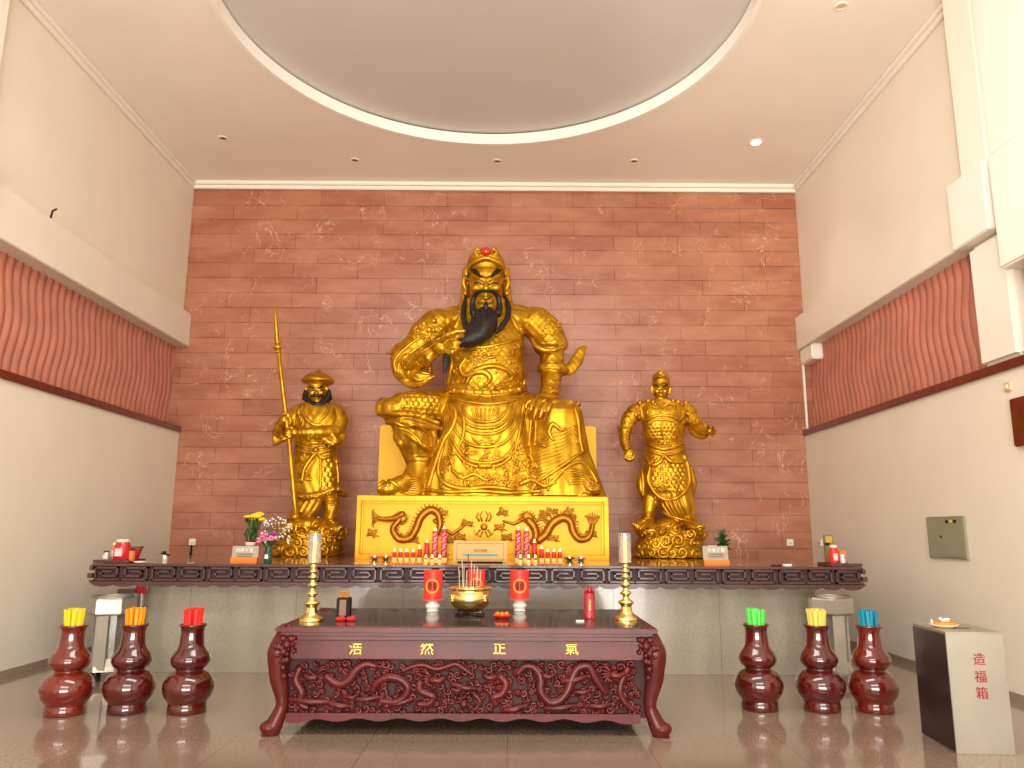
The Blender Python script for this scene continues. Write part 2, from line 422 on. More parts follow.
# front wall with the wide entrance and the window band over it
b = MB(); b.bx(-5.9, -4.3, Y0-.3, Y0, 0, ZC+.4); b.bx(3.7, 5.4, Y0-.3, Y0, 0, ZC+.4); b.bx(-5.9, 5.4, Y0-.3, Y0, 6.7, ZC+.4)
b.bx(-5.9, 5.4, Y0-.3, Y0, 3.6, 4.0)
struct(b.build('wall_front', PLASTER))

# small fittings on the walls
def hook():
    o = MB().tube([at(44, 218, 8.2)+Vector((.0, 0, 0)), at(46, 211, 8.2), at(50, 209, 8.2)], .012, 6).build('wire_hook', DARK, smooth='all')
    o.location.x += ULX+.14-at(46, 212, 8.2).x
    return tag(o, 'small rusty wire hook sticking out above the beam of the left wall', 'hook')
hook()
px0 = XR
t = thing('electrical_panel', 'grey-green metal electrical panel box mounted on the right wall', 'electrical panel', (XR, 8.34, 1.24))
MB().bx(XR-.03, XR+.002, 7.98, 8.7, 1.24, 1.68).build('cabinet', PANELG, t, bevel=.008)
dr_ = MB().bx(XR-.036, XR-.028, 8.0, 8.38, 1.26, 1.66).build('door', PANELG, t, bevel=.004)
for yy, mm in ((8.27, DARK), (8.2, YPOT), (8.12, DARK)):
    MB().box((XR-.04, yy, 1.625), (.012, .035, .03)).build('indicator', mm, dr_)
MB().ell((XR-.032, 8.42, 1.47), .012).build('lock', DARK, dr_)
t = thing('wall_switch', 'small beige switch on the right wall beneath the round column', 'switch', (XR, 7.1, 2.83))
MB().bx(XR-.02, XR+.002, 7.04, 7.12, 2.81, 2.89).build('plate', mat('beige_plastic', srgb(196, 176, 140), .5), t)
MB().bx(XR-.028, XR-.018, 7.06, 7.1, 2.83, 2.87).build('rocker', LID, t)
tag(MB().bx(XR-.05, XR+.002, 6.3, 7.03, 2.28, 2.72).build('wooden_board', MAHOG, bevel=.01), 'dark reddish wooden board on the right wall at the picture edge', 'board')
def socket(x, y, label, Y=YB, sx=.1, cable=False):
    p = at(x, y, Y-.012)
    t = thing('wall_socket', label, 'socket', p)
    pl_ = MB().box(p, (sx, .03, .1)).build('plate', SOCK, t, bevel=.006)
    for dx in (-.015, .015): MB().box(p+Vector((dx, -.017, -.012)), (.006, .006, .018)).build('slot', DARK, pl_)
    if cable: MB().tube([p+Vector((0, -.03, -.05)), p+Vector((.005, -.04, -.2)), Vector((p.x, p.y-.05, 1.15))], .014, 8).build('cable', DARK, t, smooth='all')
socket(192.5, 542, 'white wall socket with a black cable, low on the marble left of the flowers', cable=True)
socket(790, 542.5, 'white wall socket low on the marble wall near its right end')
p = Vector((XR-.012, 11.75, at(811, 543, 11.75).z))
t = thing('wall_socket', 'white wall socket on the plaster right side wall by the corner', 'socket', p)
MB().box(p, (.025, .1, .1)).build('plate', SOCK, t, bevel=.006)
for dy in (-.02, .02): MB().box(p+Vector((-.014, dy, 0)), (.006, .006, .02)).build('slot', DARK, t)

# recessed ceiling lights
def downlight(x, y, label, lit=False, r=.07):
    if lit: r = .1
    p = atz(x, y, ZC)
    t = thing('ceiling_light', label, 'ceiling light', p, None)
    MB().lathe([(r, 0), (r, -.012), (r*.72, -.014), (r*.7, -.004), (r*.7, 0)], p, 28, cap=False).build('ring', LID if not lit else WHITE, t, smooth=True)
    m = mat('lamp_lit', srgb(255, 236, 200), .5, emit=srgb(255, 238, 210), estr=45) if lit else (mat('lamp_cover', srgb(196, 180, 156), .4) if x > 800 else mat('lamp_off', srgb(96, 70, 44), .3))
    MB().lathe([(r*.7, -.003), (.001, -.003)], p, 24, cap=False).build('bulb', m, t)
    if lit:
        l = bpy.data.lights.new('downlight', 'SPOT'); l.energy = 60; l.spot_size = 1.6; l.spot_blend = .7; l.shadow_soft_size = .08; l.color = (1, .85, .65)
        lo = bpy.data.objects.new('downlight', l); COL.objects.link(lo); lo.location = p-Vector((0, 0, .05)); lo.parent = None
for x, y, lb, lit in ((223, 138, 'unlit recessed ceiling light, leftmost of the row by the marble wall', 0), (355, 160, 'unlit recessed ceiling light, second from the left near the marble wall', 0),
                      (497, 161, 'unlit recessed ceiling light directly above the large seated statue', 0), (634, 161, 'unlit recessed ceiling light just left of the lit one', 0),
                      (756, 142, 'lit recessed ceiling light glowing white near the right wall', 1), (841, 6, 'plain round recessed light cover at the top right of the ceiling', 0)):
    downlight(x, y, lb, bool(lit))

# ================================================================== ALTAR COUNTER
ax0, ax1, ay0, az = at(94, 564, 8.5).x, at(861, 565, 8.5).x, 8.5, 1.14
altar = thing('altar_counter', 'long granite altar counter with dark carved fret edge below the statues', 'altar', (0, 8.7, 0))
bx0, bx1 = at(147, 620, 8.72).x, at(810, 620, 8.72).x
MB().bx(bx0-.02, bx1+.05, 8.72, YB-.01, 0, .96).build('base', GRANITE, altar)
MB().bx(ax0+.04, ax1-.04, ay0+.05, YB-.005, .96, az-.012).build('slab', FRET, altar)
MB().bx(ax0+.05, ax1-.05, ay0+.02, YB-.006, az-.012, az).build('polished_top', ALTTOP, altar)
def fret():
    b = MB(); zt, zb = az, az-.2
    b.bx(ax0, ax1, ay0+.03, ay0+.07, zb, zt)          # back board
    b.bx(ax0-.01, ax1+.01, ay0-.025, ay0+.07, zt-.022, zt)
    b.bx(ax0-.01, ax1+.01, ay0-.012, ay0+.07, zb-.006, zb+.016)
    n = 27; w = (ax1-ax0)/n; hh = zt-.03-(zb+.024); zc = (zt-.03+zb+.024)/2
    for i in range(n):                                   # square spirals, mirrored in turn
        cx = ax0+w*(i+.5); f = 1 if i % 2 else -1
        t = .017
        def bar(u0, v0, u1, v1):
            X0, X1 = cx+f*u0*w, cx+f*u1*w
            xa, xb = min(X0, X1), max(X0, X1); za, zb_ = zc+min(v0, v1)*hh, zc+max(v0, v1)*hh
            b.bx(xa-t/2, xb+t/2, ay0-.02, ay0+.04, za-t/2, zb_+t/2)
        pts = [(-.5, -.42), (.4, -.42), (.4, .42), (-.36, .42), (-.36, -.16), (.2, -.16), (.2, .16), (-.14, .16)]
        for a_, c_ in zip(pts, pts[1:]): bar(*a_, *c_)
    ns = 38; ws = (ax1-ax0)/ns
    for i in range(ns):                                  # scalloped lower edge
        cx = ax0+ws*(i+.5)
        poly = [(cx+ws*.5*math.cos(PI+PI*k/10), zb-.002+.038*math.sin(PI+PI*k/10)) for k in range(11)]
        b.prism(poly, ay0-.008, ay0+.03)
    for s_, xe in ((-1, ax0), (1, ax1)):                 # stepped ends
        b.bx(xe, xe+s_*.035, ay0-.02, ay0+.07, zt-.07, zt-.02); b.bx(xe, xe+s_*.05, ay0-.02, ay0+.07, zb+.05, zb+.1); b.bx(xe, xe+s_*.025, ay0-.02, ay0+.07, zb, zb+.03)
        b.bx(xe-s_*.03, xe, ay0+.05, YB-.3, zb+.02, zt-.02)
    MB().bx(ax0+.01, ax1-.01, ay0+.024, ay0+.04, zb+.01, zt-.02).build('fret_shade', FRET_SHADE, altar)  # thin dark sheet carrying the painted shade between the bars
    return b.build('carved_fret_edge', FRET, altar)
fret()

# ================================================================== RELIEF HELPERS (drawn in a local x,z plane, facing -Y)
def curl(b, cx, cz, r, turns, a0, d, y, rad, put, n=None, taper=.55):
    n = n or int(10*turns)+4; pts = []; rr = []
    for i in range(n):
        t = i/(n-1); a = a0+d*2*PI*turns*t; R = r*(1-t*.82)
        pts.append(put(cx+R*math.cos(a), cz+R*math.sin(a), y)); rr.append(rad*(1-taper*t))
    b.tube(pts, rr, 6)
def cloud(b, cx, cz, s, put, rnd, y=0, rad=None):
    rad = rad or s*.16
    k = rnd.choice((1, -1))
    curl(b, cx-k*s*.35, cz, s*.42, 1.3, rnd.uniform(0, 6), k, y, rad, put)
    curl(b, cx+k*s*.4, cz+s*.1, s*.34, 1.2, rnd.uniform(0, 6), -k, y, rad, put)
    pts = [put(cx-k*s*.9+k*s*1.9*t, cz-s*.35+s*.22*math.sin(5*t), y) for t in [i/8 for i in range(9)]]
    b.tube(pts, [rad*(.4+.8*math.sin(PI*i/8)) for i in range(9)], 6)
def dragon(b, pts, widths, put, rnd, y=0, head=1, claws=True):
    sp = cr_spline([Vector((p[0], 0, p[1])) for p in pts], 8); n = len(sp)
    ws = lerp_list(widths, n)
    b.tube([put(p.x, p.z, y) for p in sp], ws, 8)
    for i in range(2, n-2, 2):                           # dorsal spines
        t = (sp[i+1]-sp[i-1]).normalized(); nn = Vector((-t.z, 0, t.x))
        q = sp[i]+nn*ws[i]*1.0; e = sp[i]+nn*ws[i]*1.75-t*ws[i]*.4
        b.tube([put(q.x, q.z, y), put(e.x, e.z, y)], [ws[i]*.34, ws[i]*.12], 5)
    h = sp[0]; t = (sp[0]-sp[2]).normalized(); w = ws[0]*1.5+.0; nn = Vector((-t.z, 0, t.x))
    def pp(a, c): q = h+t*a*w+nn*c*w; return put(q.x, q.z, y)
    b.tube([pp(-.4, 0), pp(.5, .15), pp(1.2, .35), pp(1.9, .2)], [w*.75, w*.8, w*.5, w*.42], 8)
    b.tube([pp(.1, -.2), pp(1, -.55), pp(1.6, -.6)], [w*.42, w*.32, w*.2], 7)
    for k in (1, .6): b.tube([pp(.1, .5*k), pp(-.9, 1.0*k), pp(-1.9, 1.15*k)], [w*.22, w*.17, w*.08], 6)
    for k in range(6):
        a = rnd.uniform(-.8, .3); b.tube([pp(-.2, -.3+.2*k-.4), pp(-1.0, -.8+.42*k), pp(-1.5, -1.0+.5*k)], [w*.22, w*.16, w*.06], 5)
    b.tube([pp(1.7, .3), pp(2.3, .9), pp(2.9, .7)], [w*.14, w*.11, w*.05], 5)
    b.tube([pp(1.6, 0), pp(2.2, -.6), pp(2.7, -.3)], [w*.14, w*.11, w*.05], 5)
    b.ell(pp(.55, .45), w*.22, u=8, v=6)
    if claws:
        for fpos, side in ((.22, 1), (.3, -1), (.68, 1), (.76, -1)):
            i = int(fpos*n); t = (sp[i+1]-sp[i-1]).normalized(); nn = Vector((-t.z, 0, t.x))*side
            w2 = ws[i]; k = sp[i]+nn*w2*2.2+t*w2*1.2; f = k-t*w2*1.8+nn*w2*1.4
            b.tube([put(sp[i].x, sp[i].z, y), put(k.x, k.z, y), put(f.x, f.z, y)], [w2*.55, w2*.42, w2*.3], 6)
            for a in (-.8, -.3, .3, .8):
                dv = (nn*math.cos(a)+t*math.sin(a))*w2*1.3
                b.tube([put(f.x, f.z, y), put(f.x+dv.x, f.z+dv.z, y)], [w2*.2, w2*.09], 5)
    e = sp[-1]; t = (sp[-1]-sp[-4]).normalized(); nn = Vector((-t.z, 0, t.x)); w = max(ws[-1], ws[0]*.35)
    for k in range(-3, 4):
        dv = (t*math.cos(k*.32)+nn*math.sin(k*.32))*w*(5.2-abs(k)*.7)
        m = e+dv*.55+nn*(w*.35*(1 if k >= 0 else -1))
        b.tube([put(e.x, e.z, y), put(m.x, m.z, y), put(e.x+dv.x, e.z+dv.z, y)], [w*.55, w*.45, w*.1], 5)

# ================================================================== PEDESTAL
PY = 10.2
p0, p1 = at(355, 557, PY), at(609, 557, PY); pzt = at(480, 497, PY).z
ped = thing('statue_pedestal', 'yellow gold rectangular pedestal with dragon relief under the seated statue', 'pedestal', ((p0.x+p1.x)/2, PY+.8, az))
MB().bx(p0.x+.02, p1.x-.02, PY+.03, 11.85, az, pzt).build('block', GOLDY, ped, bevel=.01)
b = MB(); fw = .055
b.bx(p0.x, p1.x, PY-.02, PY+.05, pzt-fw, pzt+.01); b.bx(p0.x, p1.x, PY-.02, PY+.05, az, az+fw*1.1)
b.bx(p0.x, p0.x+fw, PY-.018, PY+.05, az, pzt); b.bx(p1.x-fw, p1.x, PY-.018, PY+.05, az, pzt)
b.bx(p0.x+fw, p1.x-fw, PY+.0, PY+.04, pzt-fw-.03, pzt-fw-.012); b.bx(p0.x+fw+.012, p0.x+fw+.03, PY+.0, PY+.04, az+.07, pzt-fw-.012); b.bx(p1.x-fw-.03, p1.x-fw-.012, PY, PY+.04, az+.07, pzt-fw-.012)
b.bx(p0.x+fw, p1.x-fw, PY+.0, PY+.04, az+fw+.012, az+fw+.03)
b.build('frame', mat('gold_frame', srgb(214, 150, 20), .35, metal=.6, noise=.2, nscale=8), ped, bevel=.006)
def ped_relief():
    b = MB(); rnd = random.Random(3)
    def put(x, y, d): q = at(x, y, PY+.03-d); return q
    # drawn in photograph pixels on the panel plane, raised by d
    class PX: pass
    k = pxm(525, PY)
    def P2(x, z, d): return put(x, -z, .012+d)
    def W(l): return [v*k for v in l]
    # left dragon
    def drg(pts, w, tail):
        sp = cr_spline([Vector((x, 0, -y)) for x, y in pts], 8); n = len(sp); ws = [q*1.22 for q in lerp_list(w, n)]
        b.tube([P2(p.x, p.z, 0) for p in sp], [q*k for q in ws], 8)
        for i in range(2, n-1, 2):
            t = (sp[i+1 if i+1 < n else i]-sp[i-1]).normalized(); nn = Vector((-t.z, 0, t.x))
            for sd in (1,):
                q = sp[i]+nn*ws[i]*.9*sd; e = sp[i]+nn*ws[i]*1.7*sd
                b.tube([P2(q.x, q.z, 0), P2(e.x, e.z, 0)], [k*.8, k*.35], 5)
        return sp
    drg([(400, 519), (393, 529), (399, 539), (410, 538), (416, 529), (421, 517), (430, 510), (438, 514), (440, 525), (436, 536)], [2.4, 2.8, 3, 3.1, 3.3, 3.4, 3.4, 3.2, 2.8, 2], None)
    drg([(403, 514), (395, 518), (386, 519), (377, 518)], [3, 2.6, 2, 1.6], None)
    for a in range(-3, 4): b.tube([P2(379, -518, 0), P2(374-abs(a)*.6, -518+a*2.2, 0), P2(371+abs(a), -518+a*3.2, 0)], [k*1.4, k*1.1, k*.4], 5)
    for hx, hy, f in ((401, 518, 1),):
        b.ell(P2(hx, -hy, .0), (k*6, .02, k*5.4), u=14, v=8)
        for i in range(16):
            a = i*2*PI/16; b.tube([P2(hx+5*math.cos(a), -hy+5*math.sin(a), 0), P2(hx+8*math.cos(a+.3), -hy+7*math.sin(a+.3), 0)], [k*1, k*.4], 5)
    b.tube([P2(434, -520, 0), P2(441, -527, 0), P2(452, -534, 0), P2(461, -528, 0), P2(468, -522, 0)], [k*2, k*1.7, k*2.1, k*1.6, k*1.2], 6)
    for cx_, cy_ in ((467, 523), (460, 537), (442, 512), (372, 533), (413, 540), (450, 540)):
        for i in range(4):
            a = i*1.6+rnd.uniform(0, 1); curl(b, cx_+3*math.cos(a), -cy_+2.2*math.sin(a), 2.6, 1.2, a, 1 if i % 2 else -1, .0, k*.9, P2)
        b.tube([P2(cx_-6, -cy_-2.5, 0), P2(cx_, -cy_-1.5, 0), P2(cx_+7, -cy_-3.4, 0)], [k*.4, k*1.1, k*.4], 5)
    # pearl with flames
    b.ell(P2(484, -527, 0), (k*3.6, .02, k*3.6), u=12, v=8)
    for sx in (-1, 1):
        for (x0, y0, x1, y1, x2, y2) in ((2, 521, 4, 515, 1.2, 511), (5, 521, 7.5, 517, 5.5, 512), (4, 530, 8, 535, 10.5, 530), (1.5, 532, 4, 537, 6.5, 534)):
            b.tube([P2(484+sx*x0, -y0, 0), P2(484+sx*x1, -y1, 0), P2(484+sx*x2, -y2, 0)], [k*1.1, k*.9, k*.4], 5)
    # right dragon
    drg([(538, 541), (546, 534), (552, 524), (562, 518), (570, 521), (573, 531), (579, 539), (588, 538), (592, 530), (593, 524)], [3.2, 3.6, 3.8, 3.6, 3.4, 3.2, 3.0, 2.6, 2, 1.6], None)
    for a in range(-3, 4): b.tube([P2(592, -527, 0), P2(593+a*2, -519+abs(a)*.6, 0), P2(592+a*2.6, -512-abs(a)*1.2, 0)], [k*1.4, k*1.1, k*.4], 5)
    b.ell(P2(528, -517, 0), (k*6.5, .02, k*4.6), (0, .5, 0), u=14, v=8)
    drg([(528, 520), (534, 527), (536, 536), (532, 543)], [3.4, 3.6, 3.2, 2.4], None)
    for i in range(14):
        a = i*2*PI/14; b.tube([P2(527+5*math.cos(a), -517+4*math.sin(a), 0), P2(527+9*math.cos(a+.3), -517+6.5*math.sin(a+.3), 0)], [k*1, k*.4], 5)
    b.tube([P2(523, -519, 0), P2(514, -524, 0), P2(503, -521, 0)], [k*2.2, k*1.7, k*1.2], 6)
    for cx_, cy_ in ((502, 512), (545, 513), (552, 511), (569, 512), (572, 519), (553, 538), (591, 534), (500, 527), (507, 537), (542, 518)):
        for i in range(4):
            a = i*1.6+rnd.uniform(0, 1); curl(b, cx_+3*math.cos(a), -cy_+2.2*math.sin(a), 2.6, 1.2, a, 1 if i % 2 else -1, .0, k*.9, P2)
        b.tube([P2(cx_-6, -cy_-2.5, 0), P2(cx_, -cy_-1.5, 0), P2(cx_+7, -cy_-3.4, 0)], [k*.4, k*1.1, k*.4], 5)
    return b.build('dragon_relief', GOLDD, ped, smooth='all')
ped_relief()
# throne slab behind the seated figure
q0, q1 = at(380, 425, 11.46), at(596, 425, 11.46)
tag(MB().bx(q0.x, q1.x, 11.46, 11.72, pzt+.01, q0.z).build('throne_slab', GOLDY, bevel=.02), 'plain yellow gold throne block behind the large seated statue', 'throne')

# ================================================================== CARVED TABLE
TZ = .785; TY0, TY1 = 6.05, 7.55
tx0, tx1 = at(275, 628, TY0).x, at(658, 628, TY0).x
tab = thing('offering_table', 'carved dark red rosewood offering table with scroll legs before the altar', 'table', ((tx0+tx1)/2, (TY0+TY1)/2, 0))
b = MB()
for i, (o, z0, z1) in enumerate(((0, TZ-.035, TZ), (.03, TZ-.062, TZ-.035), (.055, TZ-.1, TZ-.062), (.035, TZ-.118, TZ-.1))):
    b.bx(tx0+o, tx1-o, TY0+o, TY1-o, z0, z1)
b.build('table_top', ROSE, tab, bevel=.008)
MB().bx(tx0+.06, tx1-.06, TY0+.05, TY1-.05, TZ, TZ+.004).build('dark_stone_inlay', DARKTOP, tab)
fz1 = at(466, 636, TY0+.08).z; fz0 = at(466, 659, TY0+.1).z; cz0 = at(466, 716, TY0+.12).z
frz = MB().bx(tx0+.1, tx1-.1, TY0+.08, TY1-.1, fz0, TZ-.11).build('frieze_board', ROSE, tab, bevel=.004)
FX0, FX1 = at(287, 690, TY0+.1).x, at(640, 690, TY0+.1).x
b = MB(); b.bx(FX0-.06, FX1+.06, TY0+.16, TY1-.16, cz0-.02, fz0+.01); b.build('carcass', ROSED, tab)
b = MB()   # wavy bottom apron
NW = 60; top = []; bot = []
for i in range(NW+1):
    x = FX0+(FX1-FX0)*i/NW; z = cz0-.025-.012*math.sin(i*.9)-.02*(abs(i-NW/2)/(NW/2))**4
    bot.append((x, z)); top.append((x, cz0+.02))
b.prism(top+list(reversed(bot)), TY0+.1, TY0+.17); b.build('apron', ROSE, tab, bevel=.003)
def table_relief():
    b = MB(); rnd = random.Random(11); y = TY0+.145
    k = pxm(690, TY0+.1)
    put = lambda x, z, d: at(x, -z, y-d)
    def D(pts, w, **kw):
        pts = [(x, -yy) for x, yy in pts]
        sp = cr_spline([Vector((p[0], 0, p[1])) for p in pts], 8); n = len(sp); ws = lerp_list(w, n)
        b.tube([put(p.x, p.z, .018) for p in sp], [q*k for q in ws], 8, flat=1.0)
        for i in range(1, n-1, 2):
            t = (sp[i+1]-sp[i-1]).normalized(); nn = Vector((-t.z, 0, t.x)); q = sp[i]+nn*ws[i]*.8; e = sp[i]+nn*ws[i]*1.5
            b.tube([put(q.x, q.z, .02), put(e.x, e.z, .02)], [k*1.0, k*.4], 5)
        return sp
    def head(x, yy, s=1, f=1):
        b.ell(put(x, -yy, .02), (k*6*s, .03, k*4.6*s), u=12, v=8)
        b.tube([put(x, -yy, .04), put(x+f*6*s, -yy-1*s, .045), put(x+f*10*s, -yy+1.5*s, .04)], [k*3.6*s, k*2.8*s, k*2.2*s], 7)
        b.tube([put(x, -yy-3*s, .035), put(x+f*7*s, -yy-4.5*s, .035)], [k*2*s, k*1.3*s], 6)
        b.ell(put(x+f*3*s, -yy+2.6*s, .055), k*1.5*s, u=8, v=6)
        for i in range(7):
            a = PI/2+f*(.4+i*.42); b.tube([put(x+4*s*math.cos(a), -yy+4*s*math.sin(a), .03), put(x+10*s*math.cos(a+.25*f), -yy+9*s*math.sin(a+.25*f), .025)], [k*1.5*s, k*.5*s], 5)
        for i in range(2): b.tube([put(x-f*1*s, -yy+3*s, .045), put(x-f*6*s, -yy+(7+2*i)*s, .045), put(x-f*11*s, -yy+(7+3*i)*s, .04)], [k*1.3*s, k*1*s, k*.4*s], 5)
    # serpentine bodies traced from the front
    D([(300, 668), (296, 680), (302, 692), (300, 703), (308, 708)], [4, 4.4, 4.4, 4, 3])
    D([(326, 676), (338, 684), (349, 680), (356, 670), (366, 664), (376, 666)], [4, 4.6, 5, 5, 4.4, 3.4])
    D([(372, 692), (378, 682), (390, 677), (402, 680), (408, 688), (404, 697), (394, 702), (380, 701)], [2.6, 4, 5, 5, 4.6, 4, 3.6, 2.6])
    D([(402, 671), (414, 666), (424, 665), (436, 669), (448, 666), (456, 664), (466, 670), (472, 675)], [2.4, 2.8, 3, 3, 3, 3, 2.8, 2.2])
    D([(420, 682), (420, 690), (428, 694), (434, 697), (428, 704), (418, 704)], [4.5, 4.5, 4.2, 4, 3.6, 2.6])
    D([(500, 676), (506, 684), (502, 694), (493, 698), (496, 705)], [4, 4.4, 4.4, 4, 3])
    D([(517, 674), (526, 666), (536, 669), (541, 680), (541, 692), (550, 702), (560, 700), (568, 690), (572, 678), (578, 668), (588, 666), (594, 676), (600, 686), (606, 694)], [3, 4, 4.6, 5, 5.2, 5.2, 5.2, 5.2, 5, 5, 5, 4.6, 4, 3])
    D([(628, 668), (622, 680), (620, 692), (626, 704), (634, 710)], [3.6, 4, 4, 3.6, 2.6])
    D([(474, 694), (480, 702), (474, 711)], [2.4, 2.4, 1.6])
    for x, yy, s, f in ((316, 677, 1.1, -1), (432, 680, 1.2, 1), (495, 677, 1.1, -1), (544, 676, 1.0, 1), (612, 675, 1.2, 1), (348, 697, .8, 1), (460, 690, .8, -1)): head(x, yy, s, f)
    b.ell(put(464, -704, .03), k*4.6, u=14, v=10)
    # claws and long bars
    for x0, y0, x1, y1, w in ((562, 681, 588, 676, 3.2), (575, 692, 592, 690, 2.4), (290, 699, 330, 702, 3), (330, 703, 350, 706, 3), (352, 699, 380, 697, 2.6), (452, 684, 478, 689, 3), (505, 710, 524, 706, 3), (412, 699, 388, 705, 2.4), (545, 708, 578, 705, 3), (590, 706, 612, 704, 2.6)):
        b.tube([put(x0, -y0, .02), put((x0+x1)/2, -(y0+y1)/2-1.5, .03), put(x1, -y1, .02)], [k*w, k*w*1.15, k*w*.7], 7)
        for a in (-.9, -.3, .3, .9):
            t = math.atan2(-(y1-y0), x1-x0)+a; b.tube([put(x1, -y1, .025), put(x1+6*math.cos(t), -y1+6*math.sin(t), .025)], [k*1.4, k*.5], 5)
    # cloud curls fill every gap
    spots = []
    for i in range(900):
        x, yy = rnd.uniform(291, 638), rnd.uniform(663, 713)
        if all((x-a)**2+(yy-c)**2 > 30 for a, c in spots): spots.append((x, yy))
    for i, (x, yy) in enumerate(spots):
        s = rnd.uniform(2.8, 4.6); a = rnd.uniform(0, 6.3); d = rnd.choice((1, -1))
        pts = []; rr = []
        for j in range(11):
            t = j/10; R = s*(1-.75*t); an = a+d*2*PI*1.15*t
            pts.append(put(x+R*math.cos(an), -yy+R*math.sin(an), .004+.012*(i % 3)/2)); rr.append(k*(1.9-.6*t))
        b.tube(pts, rr, 5)
        if i % 3 == 0: b.ell(put(x, -yy, .01+.012*(i % 2)), (k*2.4, .02, k*2), u=8, v=6)
        if i % 4 == 1: b.tube([put(x, -yy, .02), put(x+6*math.cos(a), -yy+3*math.sin(a), .012)], [k*1.7, k*.7], 5)
    return b.build('carved_dragon_panel', ROSE, tab, smooth='all')
table_relief()
def table_leg(sx, yfr):
    b = MB(); fx = (lambda v: v) if sx < 0 else (lambda v: (at(275, 628, TY0).x+at(658, 628, TY0).x)-v)
    prof = [(at(x, y, TY0+.06)) for x, y in ((283, 634), (277, 652), (276.5, 666), (276.5, 680), (279.5, 698), (279.5, 708), (274.5, 721), (269, 731), (267, 735))]
    wid = [.062, .088, .08, .068, .05, .046, .058, .07, .062]
    pts = cr_spline([Vector((fx(p.x), yfr, p.z)) for p in prof], 5)
    b.tube(pts, lerp_list(wid, len(pts)), 12, flat=1.0, up=(0, 1, 0), round_ends=False)
    p = prof[-1]; b.ell((fx(p.x), yfr, max(.055, p.z)), (.075, .08, .05), u=14, v=9)
    b.box((fx(p.x+.0), yfr, .014), (.09, .1, .028))
    rnd = random.Random(5)
    c = prof[0]+Vector((.05, 0, -.0))                                          # lion mask at the shoulder
    for i in range(30):
        a = rnd.uniform(0, 6.3); r = rnd.uniform(.02, .09)
        x = c.x-.03+r*math.cos(a)*.9; z = c.z-.07+r*1.5*math.sin(a)
        b.ell((fx(x), yfr-.065+rnd.uniform(-.012, .012), z), (rnd.uniform(.014, .026),)*3, u=8, v=6)
    for dx, dz, r in ((-.04, -.03, .03), (.02, -.03, .03), (-.012, -.075, .034), (-.035, -.125, .03), (-.07, -.09, .03), (-.03, -.24, .024), (-.02, -.3, .02)):
        b.ell((fx(c.x+dx), yfr-.075, c.z+dz), r, u=10, v=8)
    return b.build('leg', ROSE, tab, smooth='all')
for sx in (-1, 1):
    table_leg(sx, TY0+.12); table_leg(sx, TY1-.14)
# text objects
def text_mesh(body, size, loc, rot, m, name, parent=None, depth=.003, bold=0):
    cu_ = bpy.data.curves.new('t', 'FONT'); cu_.body = body; cu_.size = 1; cu_.align_x = 'CENTER'; cu_.align_y = 'CENTER'; cu_.extrude = depth/size; cu_.resolution_u = 4
    o = bpy.data.objects.new('t', cu_); COL.objects.link(o)
    dg = bpy.context.evaluated_depsgraph_get(); dg.update()
    me = bpy.data.meshes.new_from_object(o.evaluated_get(dg)); bpy.data.objects.remove(o)
    R = Euler(rot).to_matrix()
    for v in me.vertices: v.co = R @ (v.co*size)
    me.materials.clear(); me.materials.append(m)
    return link(name, me, parent, loc)
for ch, x in zip('浩然正氣', (355.5, 427, 499.5, 572)):
    text_mesh(ch, .105, at(x, 649, TY0+.076), (PI/2, 0, 0), INK, 'gold_character', frz, .003, 0)
    if ch == '正':
        q = at(x, 649, TY0+.076); MB().box(q+Vector((0, 0, .0365)), (.082, .006, .0095)).build('gold_character_stroke', INK, frz)

# ================================================================== GOURD VASES WITH STICKS
def pot(x, yb, mglaze, mstick, label, sticklabel, colour, seed):
    base = atz(x, yb, 0); h = .74; k = 1.0
    t = thing('gourd_vase', label, 'vase', base, 'glazed double gourd vases on the floor')
    prof = [(.001, 0), (.152, 0), (.158, .012), (.155, .07), (.148, .08), (.17, .105), (.196, .145), (.208, .195), (.204, .24), (.184, .285), (.15, .32), (.115, .337), (.105, .346),
            (.115, .356), (.142, .376), (.16, .412), (.16, .445), (.144, .478), (.118, .51), (.102, .545), (.097, .6), (.093, .655), (.097, .69), (.11, .706), (.114, .714), (.106, .72), (.092, .716), (.083, .69), (.08, .55), (.001, .55)]
    Z_S = .985
    b = MB(); b.lathe([(r, z*Z_S) for r, z in prof], base, 48, cap=False)
    b.build('vase_body', mglaze, t, smooth='all')
    b = MB(); b.lathe([(.106, .334), (.113, .34), (.113, .346), (.106, .352), (.1, .343), (.106, .334)], base, 40, cap=False); b.build('waist_ring', mglaze, t, smooth='all')
    rnd = random.Random(seed)
    # flat sticks: one built, the rest copied
    sb = MB(); sb.box((0, 0, .14), (.024, .008, .28)); sb.box((0, 0, .268), (.026, .01, .03))
    first = sb.build('fortune_stick', mstick, bevel=.001)
    n = 34
    for i in range(n):
        o = first if i == 0 else first.copy()
        if i: COL.objects.link(o)
        ring = .062 if i < 16 else (.04 if i < 27 else .017)
        a = 2*PI*i/(16 if i < 16 else (11 if i < 27 else 7))+rnd.uniform(-.08, .08)
        o.location = base+Vector((ring*math.cos(a), ring*math.sin(a), .555+rnd.uniform(-.008, .008)))
        o.rotation_euler = (-.07*math.sin(a)*ring/.05, .07*math.cos(a)*ring/.05, a+PI/2)
        tag(o, sticklabel, 'stick', colour+' sticks in a gourd vase')
lay = 'standing on the floor'
yel, ora, red_, grn, yl2, blu = [mat(n, srgb(*c), .45) for n, c in (('yellow_stick', (240, 206, 20)), ('orange_stick', (255, 150, 10)), ('red_stick', (238, 50, 36)), ('green_stick', (90, 220, 90)), ('pale_yellow_stick', (255, 206, 90)), ('blue_stick', (14, 140, 165)))]
